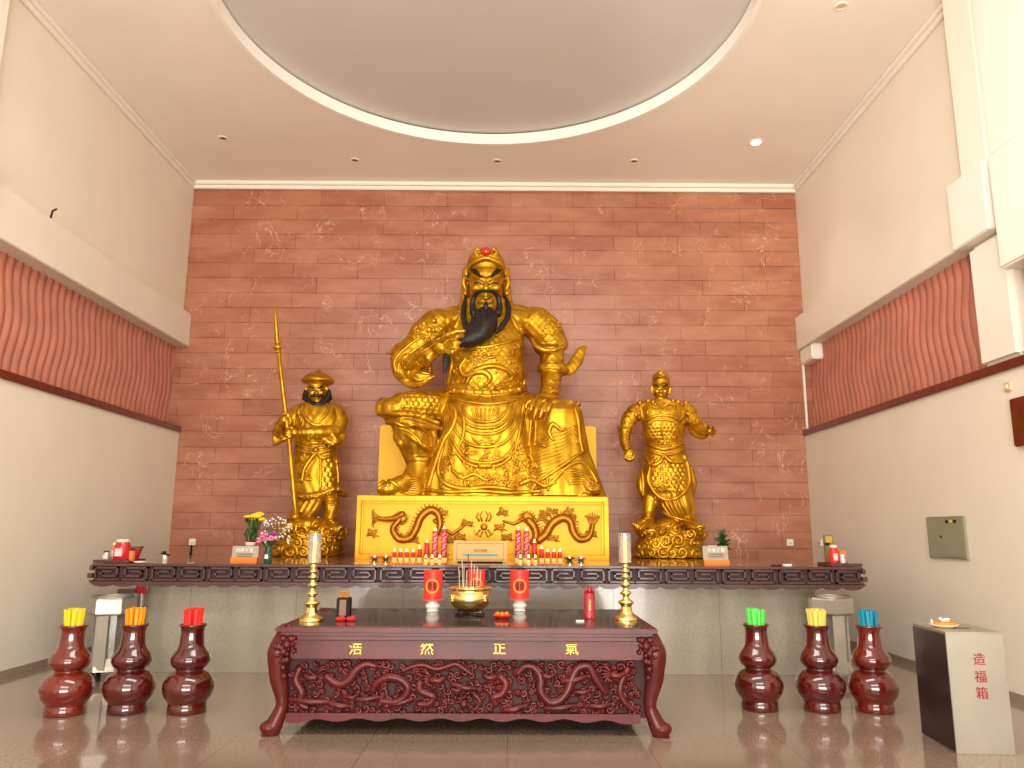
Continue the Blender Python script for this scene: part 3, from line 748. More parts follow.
pot(64.5, 714, GLAZE2, yel, 'dark red gourd vase holding bright yellow sticks, leftmost of all', 'bright yellow flat stick standing in the leftmost gourd vase', 'bright yellow', 1)
pot(127, 712, GLAZE, ora, 'dark red gourd vase holding orange sticks left of the table', 'orange flat stick standing in the middle gourd vase on the left', 'orange', 2)
pot(186.5, 712, GLAZE, red_, 'dark red gourd vase holding red sticks, nearest the table on the left', 'red flat stick standing in the gourd vase left of the table', 'red', 3)
pot(760, 709, GLAZE, grn, 'dark red gourd vase holding green sticks right of the table', 'green flat stick standing in the gourd vase right of the table', 'green', 4)
pot(822, 710, GLAZE, yl2, 'dark red gourd vase holding pale yellow sticks, in front of the steel stand', 'pale yellow flat stick in the middle gourd vase on the right', 'pale yellow', 5)
pot(875, 711, GLAZE2, blu, 'russet gourd vase holding blue sticks, rightmost vase by the box', 'blue flat stick standing in the rightmost gourd vase', 'blue', 6)

# ================================================================== ITEMS ON THE TABLE
TT = TZ+.004
def on_table(x, y): return atz(x, y, TT)
def candlestick(x, y, label):
    p = on_table(x, y)
    p.y = min(max(p.y, TY0+.17), TY1); kk = pxm(590, p.y)
    p.x = at(x, 600, p.y).x
    t = thing('brass_candlestick', label, 'candlestick', p, 'tall brass candlesticks on the table')
    H = at(x, 562, p.y).z-p.z
    prof = [(.001, 0), (.098, 0), (.1, .012), (.092, .026), (.06, .045), (.046, .075), (.042, .11), (.05, .125), (.064, .14), (.064, .15), (.04, .165), (.026, .18), (.026, .2), (.045, .215), (.05, .222), (.03, .235), (.022, .25), (.022, .27), (.042, .285), (.044, .292), (.026, .305), (.02, .32), (.02, .335), (.036, .35), (.038, .356), (.022, .37), (.018, .382), (.032, .395), (.034, .402), (.02, .415), (.018, .425), (.03, .438), (.022, .45), (.022, .46), (.034, .468), (.036, .476), (.001, .476)]
    sc = H/.476
    MB().lathe([(r, z*sc) for r, z in prof[:7]], p, 8, cap=False).build('base', BRASS, t, smooth=True)
    MB().lathe([(r, z*sc) for r, z in prof[6:]], p, 24, cap=False).build('stem', BRASS, t, smooth='all')
    q = p+Vector((0, 0, H))
    hg = at(x, 533, p.y).z-q.z
    MB().lathe([(.014, 0), (.0145, hg*.72), (.001, hg*.75)], q, 16).build('candle', WAX, t, smooth=True)
    MB().ell(q+Vector((0, 0, hg*.82)), (.009, .009, .019), u=10, v=8).build('flame', FLAME, t, smooth='all')
    w = .052
    b = MB(); b.lathe([(w, -.005), (w+.001, hg), (w-.003, hg), (w-.004, -.005), (w, -.005)], q, 32, cap=False)
    b.build('glass_chimney', GLASS, t, smooth='all')
candlestick(312, 621, 'tall turned brass candlestick with glass chimney on the left of the table')
candlestick(626, 620, 'tall turned brass candlestick with glass chimney on the right of the table')
# stick holder
p = on_table(343.5, 619.5); h = at(343, 597, p.y).z-p.z; w = pxm(600, p.y)*6.5
t = thing('incense_holder', 'black square holder packed with brown incense sticks on the table', 'holder', p)
MB().box(p+Vector((0, 0, h/2)), (w*2, w*2, h)).build('box', DARK, t, bevel=.008)
MB().box(p+Vector((0, -w-.001, h*.55)), (w*1.0, .004, h*.7)).build('label_panel', mat('brown_label', srgb(120, 90, 66), .5), t)
b = MB(); rnd = random.Random(2)
for i in range(70): b.tube([p+Vector((rnd.uniform(-.8, .8)*w, rnd.uniform(-.8, .8)*w, h*.9)), p+Vector((rnd.uniform(-.85, .85)*w, rnd.uniform(-.8, .8)*w, h+.045))], .0035, 4)
o = b.build('incense_bundle', mat('tan_incense', srgb(190, 130, 60), .7), t); o['kind'] = 'stuff'
for x, lb in ((340.5, 'small red cloth bundle left in front of the black incense holder'), (351, 'small red cloth bundle right of the black incense holder')):
    q = on_table(x, 621); tag(MB().ell(q+Vector((0, 0, .016)), (.042, .03, .02)).ell(q+Vector((.015, -.01, .028)), (.02, .02, .014)).build('red_cloth_bundle', CLOTHR, smooth='all'), lb, 'cloth')
# red lanterns on white bases
def lantern(x, yb, label, yt=570, hw=9.4, ch=True):
    p = on_table(x, yb); k = pxm(600, p.y); zt = at(x, yt, p.y).z
    t = thing('red_lantern', label, 'lantern', p)
    MB().lathe([(v[0]*k, v[1]*k) for v in ((.1, 0), (6, 0), (6.4, 1), (5, 2), (6.8, 4), (7.2, 6), (6, 8), (4.6, 9), (5.5, 10), (7, 10.6), (.1, 10.8))], p, 32, cap=False).build('white_base', PORC, t, smooth='all')
    w = hw*k
    b = MB(); b.lathe([(w*1.08, 10.6*k), (w*1.1, 11.6*k), (w*.9, 12*k)], p, 36, cap=True); b.build('collar', mat('lantern_collar', srgb(190, 110, 100), .4) if not MATS.get('lantern_collar') else MATS['lantern_collar'], t)
    shd = MB().lathe([(w*.97, 12*k), (w, zt-p.z-.006), (w*.94, zt-p.z)], p, 40).build('shade', REDL, t, smooth=True)
    c = Vector((p.x, p.y, p.z+(zt-p.z)*.62)); R = 6.6*k
    # double ring and a twin-character emblem wrapped on the curved shade
    def wrap(u, v): a = u/w; return Vector((p.x+w*1.015*math.sin(a), p.y-w*1.015*math.cos(a), c.z+v))
    b = MB()
    for rr, tw in ((R, .0032), (R*.84, .0018)):
        b.tube([wrap(rr*math.cos(2*PI*i/28), rr*math.sin(2*PI*i/28)) for i in range(29)], tw, 5, round_ends=False)
    b.build('ring_emblem', INK, shd)
    b = MB()
    for s in (-1, 1):
        for v in (-.55, -.25, 0, .28, .55): b.tube([wrap(s*R*.08, v*R), wrap(s*R*.58, v*R)], .0026, 4)
        for u in (.14, .34, .54): b.tube([wrap(s*R*u, -.6*R), wrap(s*R*u, .6*R)], .0026, 4)
    b.build('double_blessing_emblem', DARK, shd)
lantern(432.5, 611.5, 'red cylindrical lantern with round emblem left of the brass incense burner')
lantern(519.5, 611, 'red cylindrical lantern with round emblem right of the brass incense burner')
lantern(476, 608.5, 'red cylindrical lantern standing behind the brass incense burner', yt=570, hw=8.6)
# incense burner
p = on_table(469.5, 616); k = pxm(600, p.y)
t = thing('incense_burner', 'round brass incense burner with flared rim on a dark wire stand', 'incense burner', p)
zb = 6.5
b = MB()
for r in (11, 14.5): b.tube([p+Vector((r*k*math.cos(2*PI*i/32), r*k*math.sin(2*PI*i/32), (zb if r < 12 else .8)*k)) for i in range(33)], .006, 6, round_ends=False)
for i in range(8):
    a = 2*PI*i/8+.2; b.tube([p+Vector((11*k*math.cos(a), 11*k*math.sin(a), zb*k)), p+Vector((14.5*k*math.cos(a), 14.5*k*math.sin(a), .8*k))], .005, 6)
b.build('wire_stand', mat('dark_iron', srgb(52, 46, 42), .3, metal=.8), t, smooth='all')
prof = [(.1, 4.5), (8, 5), (14, 7.5), (19, 12), (21.3, 17), (21, 21), (19.5, 24.5), (18.6, 26), (20, 27), (23, 27.8), (23.2, 28.6), (19, 28.4), (17, 27), (16.5, 24), (.1, 23.5)]
MB().lathe([(r*k*.98, (z-1)*k) for r, z in prof], p, 56, cap=False).build('bowl', BRASS, t, smooth='all')
b = MB()
for a in (-.95, .85):
    q = p+Vector((21*k*math.sin(a), -21*k*math.cos(a), 18*k)); b.ell(q, (.012, .012, .02)); b.ell(q+Vector((0, -.004, .02)), .014); b.ell(q+Vector((.004, -.004, -.02)), .01)
b.build('relief_boss', BRASS, t, smooth='all')
MB().lathe([(16.8*k, 25.5*k), (.001, 26.2*k)], p, 32, cap=False).build('ash', mat('ash', srgb(170, 158, 140), .9, bump=.5), t)
for i, (dx, dy, l, lean, mm, r) in enumerate(((-10, -2, 24, -.06, INCENSE, .0022), (-7, 3, 30, -.05, INCENSE, .0024), (-6, -4, 24, .0, INCENSE, .0022), (-4, 2, 20, .02, INCENSE, .0022), (-1.5, -3, 36, -.015, MAROON, .0042), (-2.5, 1, 27, .02, INCENSE, .0022), (3.5, -2, 26, .03, INCENSE, .0024), (6, 2, 24, .04, INCENSE, .0022), (8, -1, 22, -.02, INCENSE, .0022), (9.5, 3, 20, .06, INCENSE, .0022), (5, -4, 17, -.05, MAROON, .003), (1, 4, 30, .0, INCENSE, .0022))):
    q = p+Vector((dx*k, dy*k, 24*k)); L = l*k
    o = MB().tube([q, q+Vector((math.sin(lean)*L, 0, math.cos(lean)*L))], r, 6).build('incense_stick', mm, loc=q)
    big = r > .004
    if big: tag(o, 'thick dark red incense stick, tallest in the brass burner', 'incense stick')
    elif mm is MAROON: tag(o, 'short dark red incense stick leaning in the brass burner', 'incense stick')
    else: tag(o, 'thin pale incense stick burning in the brass burner', 'incense stick', 'pale incense sticks in the brass burner')
# fruit plate
p = on_table(502, 618.5); k = pxm(610, p.y)
tag(MB().lathe([(.1*k, 1*k), (5*k, 1*k), (6*k, 0), (6.5*k, .4*k), (9.5*k, 3*k), (9.8*k, 3.6*k), (9*k, 3.4*k), (5*k, 1.6*k), (.1*k, 1.5*k)], p, 36, cap=False).build('red_plate', mat('red_lacquer', srgb(200, 36, 20), .25, coat=.5), smooth='all'), 'small red lacquer plate holding oranges beside the right lantern', 'plate')
for dx, dy, lb in ((-4.4, -.5, 'small orange fruit on the red plate, left one'), (0, -2.2, 'small orange fruit on the red plate, middle front one'), (4.4, -.3, 'small orange fruit on the red plate, right one')):
    q = p+Vector((dx*k, dy*k, 4.3*k))
    o = thing('orange', lb, 'orange', q-Vector((0, 0, 2.4*k)), 'oranges on the red plate')
    MB().ell(q, (2.6*k, 2.6*k, 2.3*k)).build('fruit', ORFRUIT, o, smooth='all'); MB().ell(q+Vector((0, 0, 2.25*k)), (.5*k, .5*k, .25*k)).build('stem_button', LEAF, o)
# red canister
p = on_table(589.5, 619); k = pxm(605, p.y)
t = thing('red_canister', 'dark red cylindrical canister with gold print near the right candlestick', 'canister', p)
rc = mat('canister_red', srgb(160, 22, 40), .25, coat=.5)
MB().lathe([(.1*k, 0), (5.7*k, 0), (5.9*k, 1*k), (5.9*k, 5*k), (5.5*k, 5.6*k), (5.5*k, 24*k), (5.2*k, 25*k), (.1*k, 25*k)], p, 36, cap=False).build('body', rc, t, smooth=True)
for sx in (-1, 0, 1): MB().lathe([(.1*k, 0), (1.6*k, 0), (1.6*k, 4.6*k), (1.2*k, 5.2*k), (.1*k, 5.3*k)], p+Vector((sx*3.3*k, -abs(sx)*0-1.2*k, 25*k)), 16, cap=False).build('knob', rc, t, smooth='all')
b = MB()
for i in range(6): b.box(p+Vector((0, -5.65*k, (10+i*1.7)*k)), ((1.8 if i % 2 else 2.8)*k, .003, .45*k))
b.box(p+Vector((0, -5.65*k, 14*k)), (.4*k, .003, 10*k)); b.build('gold_print', INK, t)
tag(MB().box(on_table(580, 621.5)+Vector((0, 0, .006)), (.07, .03, .012)).build('white_packet', PORC, bevel=.004), 'small white packet lying flat near the front edge of the table', 'packet')

# ================================================================== ITEMS ON THE ALTAR
def on_altar(x, y, Y=None):
    if Y is None: return atz(x, y, az)
    p = at(x, y, Y); p.z = az; return p
CY_ = 9.35
def candle(x, yt, label, r, group, Y=CY_, base=True, body=REDW):
    p = on_altar(x, 558, Y); k = pxm(555, Y); h = at(x, yt+2.2, Y).z-az
    t = thing('red_candle', label, 'candle', p, group)
    if base: MB().lathe([(r*1.02*k, 0), (r*1.14*k, .2*k), (r*1.14*k, 2.2*k), (r*.98*k, 2.5*k)], p, 20).build('glowing_foot', WAX, t, smooth=True)  # yellow foot with the candle glow given as emission
    wb = MB().lathe([(r*.9*k, (2.4 if base else 0)*k), (r*k, 3.0*k), (r*k, h-1.2*k), (r*.9*k, h-.6*k)], p, 22).build('wax_body', body, t, smooth=True)
    MB().lathe([(r*.93*k, h-1.2*k), (r*.93*k, h-.1*k), (r*.5*k, h)], p, 18).build('melting_rim', WAX, wb, smooth=True)
    MB().ell(p+Vector((0, 0, h+.9*k)), (.75*k, .75*k, 1.5*k), u=10, v=8).build('flame', FLAME, t, smooth='all')
    return t, p, k, h
SG = 'small red candles in front of the pedestal'
nth = ['outermost', 'second from outside', 'third from outside', 'fourth from outside', 'fifth']
for i, x in enumerate((394.3, 400.7, 406.7, 413)): candle(x, 549, 'small red candle left of the tan sign, %s of the low row' % nth[i], 2.1, SG, Y=9.9)
candle(419.5, 546, 'slightly taller red candle left of the sign, beside the low row', 2.2, SG, Y=9.9)
candle(426.6, 539.5, 'medium red candle left of the sign, next to the two tall ones', 2.7, SG, Y=9.9)
for x, yt, lb in ((434.8, 528, 'tall printed red pillar candle left of the sign, outer of the pair'), (443.8, 526, 'tall printed red pillar candle left of the sign, inner of the pair'),
                  (518.2, 527, 'tall printed red pillar candle right of the sign, inner of the pair'), (526.4, 528, 'tall printed red pillar candle right of the sign, outer of the pair')):
    t, p, k, h = candle(x, yt, lb, 2.9, 'tall printed red candles', Y=9.95)
    b = MB(); ww = 2.93*k                                 # pale blue dragon print up the front
    for j in range(7):
        z = (4+j*3.4)*k
        if z+3*k > h-2*k: break
        for q in range(3):
            a = -.5+.5*q+(.25 if j % 2 else -.2); c = p+Vector((ww*math.sin(a), -ww*math.cos(a), z+.9*k*q))
            b.box(c, (.9*k, .004, 2.1*k), (0, .5 if q % 2 else -.4, a))
    b.build('printed_pattern', mat('print_blue', srgb(196, 170, 200), .5) if not MATS.get('print_blue') else MATS['print_blue'], t)
candle(534.5, 539.5, 'medium red candle right of the sign, next to the two tall ones', 2.7, SG, Y=9.9)
candle(541.6, 546, 'slightly taller red candle right of the sign, beside the low row', 2.2, SG, Y=9.9)
for i, x in enumerate((560, 554, 547.7)): candle(x, 549, 'small red candle right of the tan sign, %s of the low row' % nth[i], 2.1, SG, Y=9.9)
for x, lb in ((425.8, 'tiny squat red candle in front of the medium candle on the left'), (432, 'tiny squat red candle in front of the left outer tall candle'), (439.5, 'tiny squat red candle between the two left tall candles'),
              (520.3, 'tiny squat red candle in front of the right inner tall candle'), (528.6, 'tiny squat red candle in front of the right outer tall candle'), (535.3, 'tiny squat red candle in front of the medium candle on the right')):
    candle(x, 555, lb, 1.9, 'tiny squat candles at the very front', Y=9.4)
def tealight(x, cl, label, leaf):
    p = on_altar(x, 558, 9.9); k = pxm(556, 9.9)
    t = thing('lotus_tealight', label, 'tea light', p, 'lotus tea lights on the altar')
    MB().lathe([(.1*k, 0), (2.2*k, 0), (3.1*k, 1.2*k), (3.1*k, 1.6*k), (.1*k, 1.4*k)], p, 20, cap=False).build('leaf_dish', leaf, t, smooth=True)
    b = MB()
    for i in range(10):
        a = 2*PI*i/10; b.ell(p+Vector((3.3*k*math.cos(a), 3.3*k*math.sin(a), 2.6*k)), (2.4*k, .8*k, 1.0*k), (0, -.35, a), 8, 6)
    b.build('petals', cl, t, smooth='all')
    MB().ell(p+Vector((0, 0, 3.6*k)), (.7*k, .7*k, 1.2*k), u=8, v=6).build('flame', FLAME, t)
gl = mat('leaf_green', srgb(40, 110, 70), .4)
tealight(374.8, mat('lotus_red', srgb(220, 90, 70), .5), 'red lotus tea light at the far left of the candle row', gl)
tealight(386, mat('lotus_red2', srgb(222, 70, 56), .5), 'red lotus tea light beside the leftmost small candle', gl)
tealight(569.5, mat('lotus_plum', srgb(120, 50, 80), .5), 'dark lotus tea light beside the rightmost small candle', gl)
tealight(581, mat('lotus_pink', srgb(226, 130, 160), .5), 'pink lotus tea light at the far right of the candle row', gl)
# centre sign
p0_, p1_ = at(453.5, 557, 9.25), at(507, 557, 9.25); zt_ = at(480, 541, 9.25).z
t = thing('wide_sign', 'wide tan sign with blue line and small red characters between the candles', 'sign', ((p0_.x+p1_.x)/2, 9.25, az))
MB().bx(p0_.x, p1_.x, 9.24, 9.28, az+.005, zt_).build('board', TANCARD, t, bevel=.004)
MB().bx(p0_.x+.05, p1_.x-.05, 9.24, 9.34, az, az+.015).build('foot', DARK, t)
b = MB(); bw = .006; i0 = .035
for (a_, c_, d_, e_) in ((p0_.x+i0, p1_.x-i0, zt_-.03, zt_-.03+bw), (p0_.x+i0, p1_.x-i0, az+.03, az+.03+bw), (p0_.x+i0, p0_.x+i0+bw, az+.03, zt_-.03), (p1_.x-i0-bw, p1_.x-i0, az+.03, zt_-.03)):
    b.bx(a_, c_, 9.236, 9.242, d_, e_)
b.build('border', mat('purple_border', srgb(130, 110, 140), .5), t)
MB().bx((p0_.x+p1_.x)/2-.2, (p0_.x+p1_.x)/2+.2, 9.235, 9.242, az+.078, az+.1).build('blue_line', BLUEINK, t)
text_mesh('请勿拍照', .04, Vector(((p0_.x+p1_.x)/2, 9.235, az+.135)), (PI/2, 0, 0), REDINK, 'sign_text', t, .001)
# side placards
def placard(x0, x1, yt, label, txt):
    Y = 8.85; a, c = at(x0, 557, Y), at(x1, 557, Y); zt = at(x0, yt, Y).z
    t = thing('placard', label, 'placard', ((a.x+c.x)/2, Y, az)); w = c.x-a.x
    MB().box(((a.x+c.x)/2, Y+.02, (az+zt)/2), (w, .015, zt-az), (-.12, 0, 0)).build('card', GREYPAPER, t)
    MB().bx(a.x, c.x, Y-.03, Y+.05, az, az+.06).build('orange_base', ORANGE, t, bevel=.003)
    text_mesh(txt, .05, Vector(((a.x+c.x)/2, Y-.012, zt-.05)), (PI/2-.12, 0, 0), PORC, 'heading', t, .001)
    b = MB()
    for j in range(2): b.box(((a.x+c.x)/2, Y-.006+.0, zt-.09-.025*j), (w*.6, .004, .008))
    b.build('text_line', mat('ink_grey', srgb(110, 100, 90), .5) if not MATS.get('ink_grey') else MATS['ink_grey'], t)
placard(231.5, 257.5, 546, 'grey card placard on an orange base left of the spear bearing statue', '功德无量')
placard(703.5, 728.5, 546, 'grey card placard on an orange base right of the helmeted statue', '功德无量')
# flowers
def cup(x, y, Y, label, sc=1):
    p = on_altar(x, 558, Y); k = pxm(550, Y)*sc
    t = thing('pink_cup_vase', label, 'vase', p)
    MB().lathe([(.1*k, 0), (3.6*k, 0), (3.8*k, .6*k), (2.6*k, 2*k), (2.5*k, 12*k), (3*k, 14.5*k), (4.8*k, 16.5*k), (4.9*k, 19.5*k), (4.2*k, 19.5*k), (3.6*k, 16.6*k), (.1*k, 14*k)], p, 28, cap=False).build('cup', PINK, t, smooth='all')
    return t, p, k
def flower_stem(b, a, c): m = (Vector(a)+Vector(c))/2+Vector((.01, 0, .01)); b.tube([a, m, c], .006, 5)
t, p, k = cup(249.5, 541, 9.05, 'pink flared cup vase behind the left placard')
bq = thing('yellow_bouquet', 'bunch of yellow daisies standing in the pink cup vase on the left', 'flowers', p+Vector((0, 0, 13*k)))
b = MB(); rnd = random.Random(4); heads = []
for i in range(11):
    a = rnd.uniform(0, 6.3); r = rnd.uniform(.02, .13); q = p+Vector((r*math.cos(a)+.02, r*.7*math.sin(a), 47*k+rnd.uniform(-.06, .05)-r*.5)); heads.append(q)
    flower_stem(b, p+Vector((rnd.uniform(-.02, .02), 0, 13*k)), q)
for i in range(26):
    a = rnd.uniform(0, 6.3); z = rnd.uniform(22, 44)*k; rr = .02+.07*(z/k-13)/25
    b.ell(p+Vector((rr*math.cos(a), rr*math.sin(a), z)), (.008, .018, .05), (rnd.uniform(-.4, .4), rnd.uniform(-.4, .4), a), 8, 6)
b.build('stems_and_leaves', LEAF, bq, smooth='all')
for q in heads:
    f = MB(); f.ell(q, (.045, .045, .02)); 
    for j in range(9): f.ell(q+Vector((.035*math.cos(j*.7), .035*math.sin(j*.7), .004)), (.022, .011, .008), (0, .3, j*.7), 8, 5)
    f.build('daisy', PETY, bq, smooth='all')
# green bottle with mixed pink flowers and baby's breath
p = on_altar(268, 557, 8.95); k = pxm(550, 8.95)
t = thing('green_bottle_vase', 'green glass bottle with white label holding pink flowers', 'vase', p)
MB().lathe([(.1*k, 0), (3.6*k, 0), (3.8*k, 1*k), (3.8*k, 11*k), (3*k, 14*k), (2.6*k, 17*k), (2.9*k, 17.5*k), (2.2*k, 17.5*k), (.1*k, 15*k)], p, 24, cap=False).build('bottle', GREENG, t, smooth='all')
MB().box(p+Vector((-.6*k, -3.9*k, 6*k)), (3*k, .004, 4*k)).build('label', PORC, t)
bq = thing('pink_bouquet', 'pink chrysanthemums with white baby\'s breath in the green bottle', 'flowers', p+Vector((0, 0, 15*k)))
b = MB(); fl = []
for i, (dx, dz, m_) in enumerate(((-4, 27, PETP), (2, 28, PETV), (6, 24, PETP), (-1, 23, PETP), (-7, 22, PETP))):
    q = p+Vector((dx*k, rnd.uniform(-.04, .02), dz*k)); fl.append((q, m_)); flower_stem(b, p+Vector((0, 0, 15*k)), q)
for i in range(8):
    a = rnd.uniform(0, 6.3); b.ell(p+Vector((5*k*math.cos(a), .04*math.sin(a), rnd.uniform(17, 22)*k)), (.03, .012, .05), (0, .8*math.cos(a), 0), 8, 6)
b.build('stems_and_leaves', LEAF, bq, smooth='all')
for q, m_ in fl:
    f = MB(); f.ell(q, (.03, .03, .024))
    for j in range(14): f.ell(q+Vector((.038*math.cos(j*.9), .034*math.sin(j*.9)-.01, .02*math.sin(j*2.1))), (.028, .01, .012), (0, 0, j*.9), 8, 5)
    f.build('blossom', m_, bq, smooth='all')
b = MB(); f = MB()
for i in range(90):
    q = p+Vector((rnd.uniform(-6, 22)*k, rnd.uniform(-.1, .08), rnd.uniform(24, 46)*k)); q.z -= abs(q.x-p.x-8*k)*.5
    f.ell(q, rnd.uniform(.007, .013), u=6, v=4)
    if i % 2 == 0: b.tube([p+Vector((1*k, 0, 18*k)), (q+p+Vector((0, 0, 22*k)))/2, q], .0022, 4)
o = f.build('tiny_white_blossoms', PETW, bq); o['kind'] = 'stuff'
b.build('fine_sprays', STEM, bq)
# right: pink cup and potted plant
t, p, k = cup(713, 541, 9.1, 'pink flared cup vase behind the right placard', .95)
p = on_altar(723.5, 557, 9.4); k = pxm(545, 9.4)
t = thing('potted_plant', 'small dark green spiky plant in a yellow pot behind the right placard', 'potted plant', p)
MB().lathe([(.1*k, 0), (3.4*k, 0), (4.2*k, 11*k), (4.8*k, 13*k), (4.4*k, 13*k), (.1*k, 12*k)], p, 28, cap=False).build('pot', YPOT, t, smooth=True)
b = MB()
for i in range(70):
    a = rnd.uniform(0, 6.3); e = rnd.uniform(-.1, 1.5); l = rnd.uniform(7, 11)*k; c = p+Vector((0, 0, rnd.uniform(14, 26)*k))
    d = Vector((math.cos(a)*math.cos(e), math.sin(a)*math.cos(e), math.sin(e)))
    b.tube([c, c+d*l*.5+Vector((0, 0, .01)), c+d*l], [.008, .011, .002], 5)
b.build('leaves', LEAF, t, smooth='all')
MB().tube([p+Vector((0, 0, 11*k)), p+Vector((0, 0, 28*k))], .012, 8).build('stem', STEM, t)

# items on the trays at both ends
def tray(x0, x1, Y, label, zoff=0):
    a, c = at(x0, 560, Y), at(x1, 560, Y)
    o = MB().bx(a.x, c.x, Y-.12, Y+.25, az, az+.02).bx(a.x-.01, c.x+.01, Y-.13, Y-.115, az, az+.035).bx(a.x-.01, c.x+.01, Y+.24, Y+.26, az, az+.035).build('black_tray', FRET, bevel=.004)
    return tag(o, label, 'tray')
tray(100, 134, 8.75, 'dark flat tray at the left end of the altar')
tray(827, 856, 8.75, 'dark flat tray at the right end of the altar')
def jar(x, Y, w, h, m, lidm, name, label, cat, gl=None):
    p = on_altar(x, 558, Y)+Vector((0, 0, .02)); k = pxm(550, Y)
    t = thing(name, label, cat, p)
    jb = MB().lathe([(.1*k, 0), (w*.9*k, 0), (w*k, 1.2*k), (w*k, h*.7*k), (w*.75*k, h*.86*k), (w*.7*k, h*.9*k)], p, 28).build('body', m, t, smooth='all')
    MB().lathe([(w*.78*k, h*.87*k), (w*.8*k, h*.98*k), (w*.7*k, h*k)], p, 28).build('lid', lidm, t, smooth=True)
    MB().box(p+Vector((0, -w*.98*k, h*.4*k)), (w*.9*k, .01, h*.35*k)).build('label', mat('pale_label', srgb(226, 190, 190), .5) if not MATS.get('pale_label') else MATS['pale_label'], jb)
silver = mat('silver_glass', srgb(200, 200, 200), .2, metal=.6)
jar(106, 8.72, 3.3, 9.5, silver, DARK, 'glass_jar', 'small clear and white jar with dark lid on the left tray', 'jar')
jar(121.5, 8.75, 7.6, 21, mat('red_jar', srgb(190, 24, 36), .25, coat=.5), LID, 'red_jar', 'large red jar with cream lid on the left tray', 'jar')
jar(114.5, 8.92, 3.6, 17, ORANGE, LID, 'orange_jar', 'slim orange jar half behind the red jar on the left tray', 'jar')
p = on_altar(131, 558, 8.78)+Vector((0, 0, .02)); k = pxm(550, 8.78)
tag(MB().lathe([(.1*k, 0), (3.4*k, 0), (3.7*k, 9.5*k), (.1*k, 9.7*k)], p, 24, cap=False).build('orange_cup', mat('orange_cup', srgb(220, 104, 50), .35), smooth=True), 'short orange cup right of the red jar', 'cup')
t = thing('gift_bag', 'folded red bag with dark green edge leaning at the left tray', 'bag', on_altar(135, 558, 8.95))
zc_ = az+.02
def pg(pts, Y0_, Y1_, b): b.prism([(at(x, y, 8.95).x, at(x, y, 8.95).z) for x, y in pts], Y0_, Y1_)
b = MB(); pg([(128, 560), (136, 560), (141, 548), (127, 549)], 8.93, 9.0, b); b.build('bag_body', CLOTHR, t)
b = MB(); pg([(127, 549.2), (141.5, 548.2), (141.5, 546.2), (129, 547)], 8.92, 9.01, b); b.build('green_edge', gl, t)
p = on_altar(140, 561, 8.7); tag(MB().lathe([(.01, 0), (.05, 0), (.075, .02), (.07, .02), (.01, .008)], p, 24, cap=False).build('small_dish', PORC, smooth='all'), 'small shallow pale dish beside the red bag', 'dish')
p = on_altar(165, 557, 9.3); t = thing('small_ornament', 'tiny black and white ornament alone on the altar near the left socket', 'ornament', p)
MB().lathe([(.01, 0), (.035, 0), (.022, .03), (.03, .068)], p, 16).build('body', PORC, t, smooth='all'); MB().box(p+Vector((.005, 0, .075)), (.1, .05, .014), (0, .25, 0)).box(p+Vector((-.01, 0, .095)), (.03, .03, .03)).build('black_top', DARK, t, smooth='all')
jar(834, 8.75, 4.4, 19, mat('red_jar2', srgb(214, 40, 36), .3, coat=.4), LID, 'red_jar', 'red jar with cream lid and white print on the right tray', 'jar')
jar(842.5, 8.7, 2.9, 10, silver, PORC, 'small_jar', 'small silvery white jar in front of the orange box on the right tray', 'jar')
p = on_altar(842, 558, 8.88)+Vector((0, 0, .02)); k = pxm(550, 8.88)
tag(MB().box(p+Vector((0, 0, 6.6*k)), (6.5*k, 5*k, 13.2*k)).build('orange_box', ORANGE, bevel=.006), 'orange box standing behind the small jar on the right tray', 'box')
p = on_altar(829.5, 558, 9.1); k = pxm(545, 9.1)
t = thing('olive_packet', 'tall olive and gold packet standing behind the right red jar', 'packet', p)
MB().box(p+Vector((0, 0, 15*k)), (9*k, 3*k, 30*k)).build('packet_body', mat('olive_card', srgb(122, 108, 62), .5), t, bevel=.006)
MB().box(p+Vector((0, -1.6*k, 25*k)), (6.6*k, .006, 6*k)).build('gold_label', mat('gold_card', srgb(190, 150, 50), .4), t)
MB().ell(p+Vector((-2*k, -1.6*k, 20.5*k)), (2.6*k, .01, 1.4*k)).build('dark_emblem', DARK, t)
p = on_altar(776, 559.5, 8.85); k = pxm(555, 8.85)
t = thing('offering_dish', 'small dish with brown and white scraps near the right end of the altar', 'dish', p)
MB().lathe([(.1*k, 0), (4*k, 0), (7*k, 1.4*k), (6.6*k, 1.5*k), (.1*k, .6*k)], p, 28, cap=False).build('dish', mat('brown_dish', srgb(120, 70, 50), .3), t, smooth='all')
b = MB()
for i in range(6): b.ell(p+Vector((rnd.uniform(-4, 4)*k, rnd.uniform(-2, 2)*k, 2*k)), (rnd.uniform(.8, 1.8)*k, 1*k, .9*k), (rnd.random(), rnd.random(), 0), 8, 6)
b.tube([p+Vector((-3*k, 0, 2*k)), p+Vector((0, 0, 4.5*k)), p+Vector((5*k, 0, 4*k))], .5*k, 6)
b.build('scraps', mat('scrap_brown', srgb(130, 80, 56), .6), t, smooth='all')
p = on_altar(787, 560, 8.7); tag(MB().box(p+Vector((0, 0, .012)), (.09, .05, .024), (0, 0, .3)).build('white_packet', PORC, bevel=.005), 'small white packet lying right of the dish on the altar', 'packet')

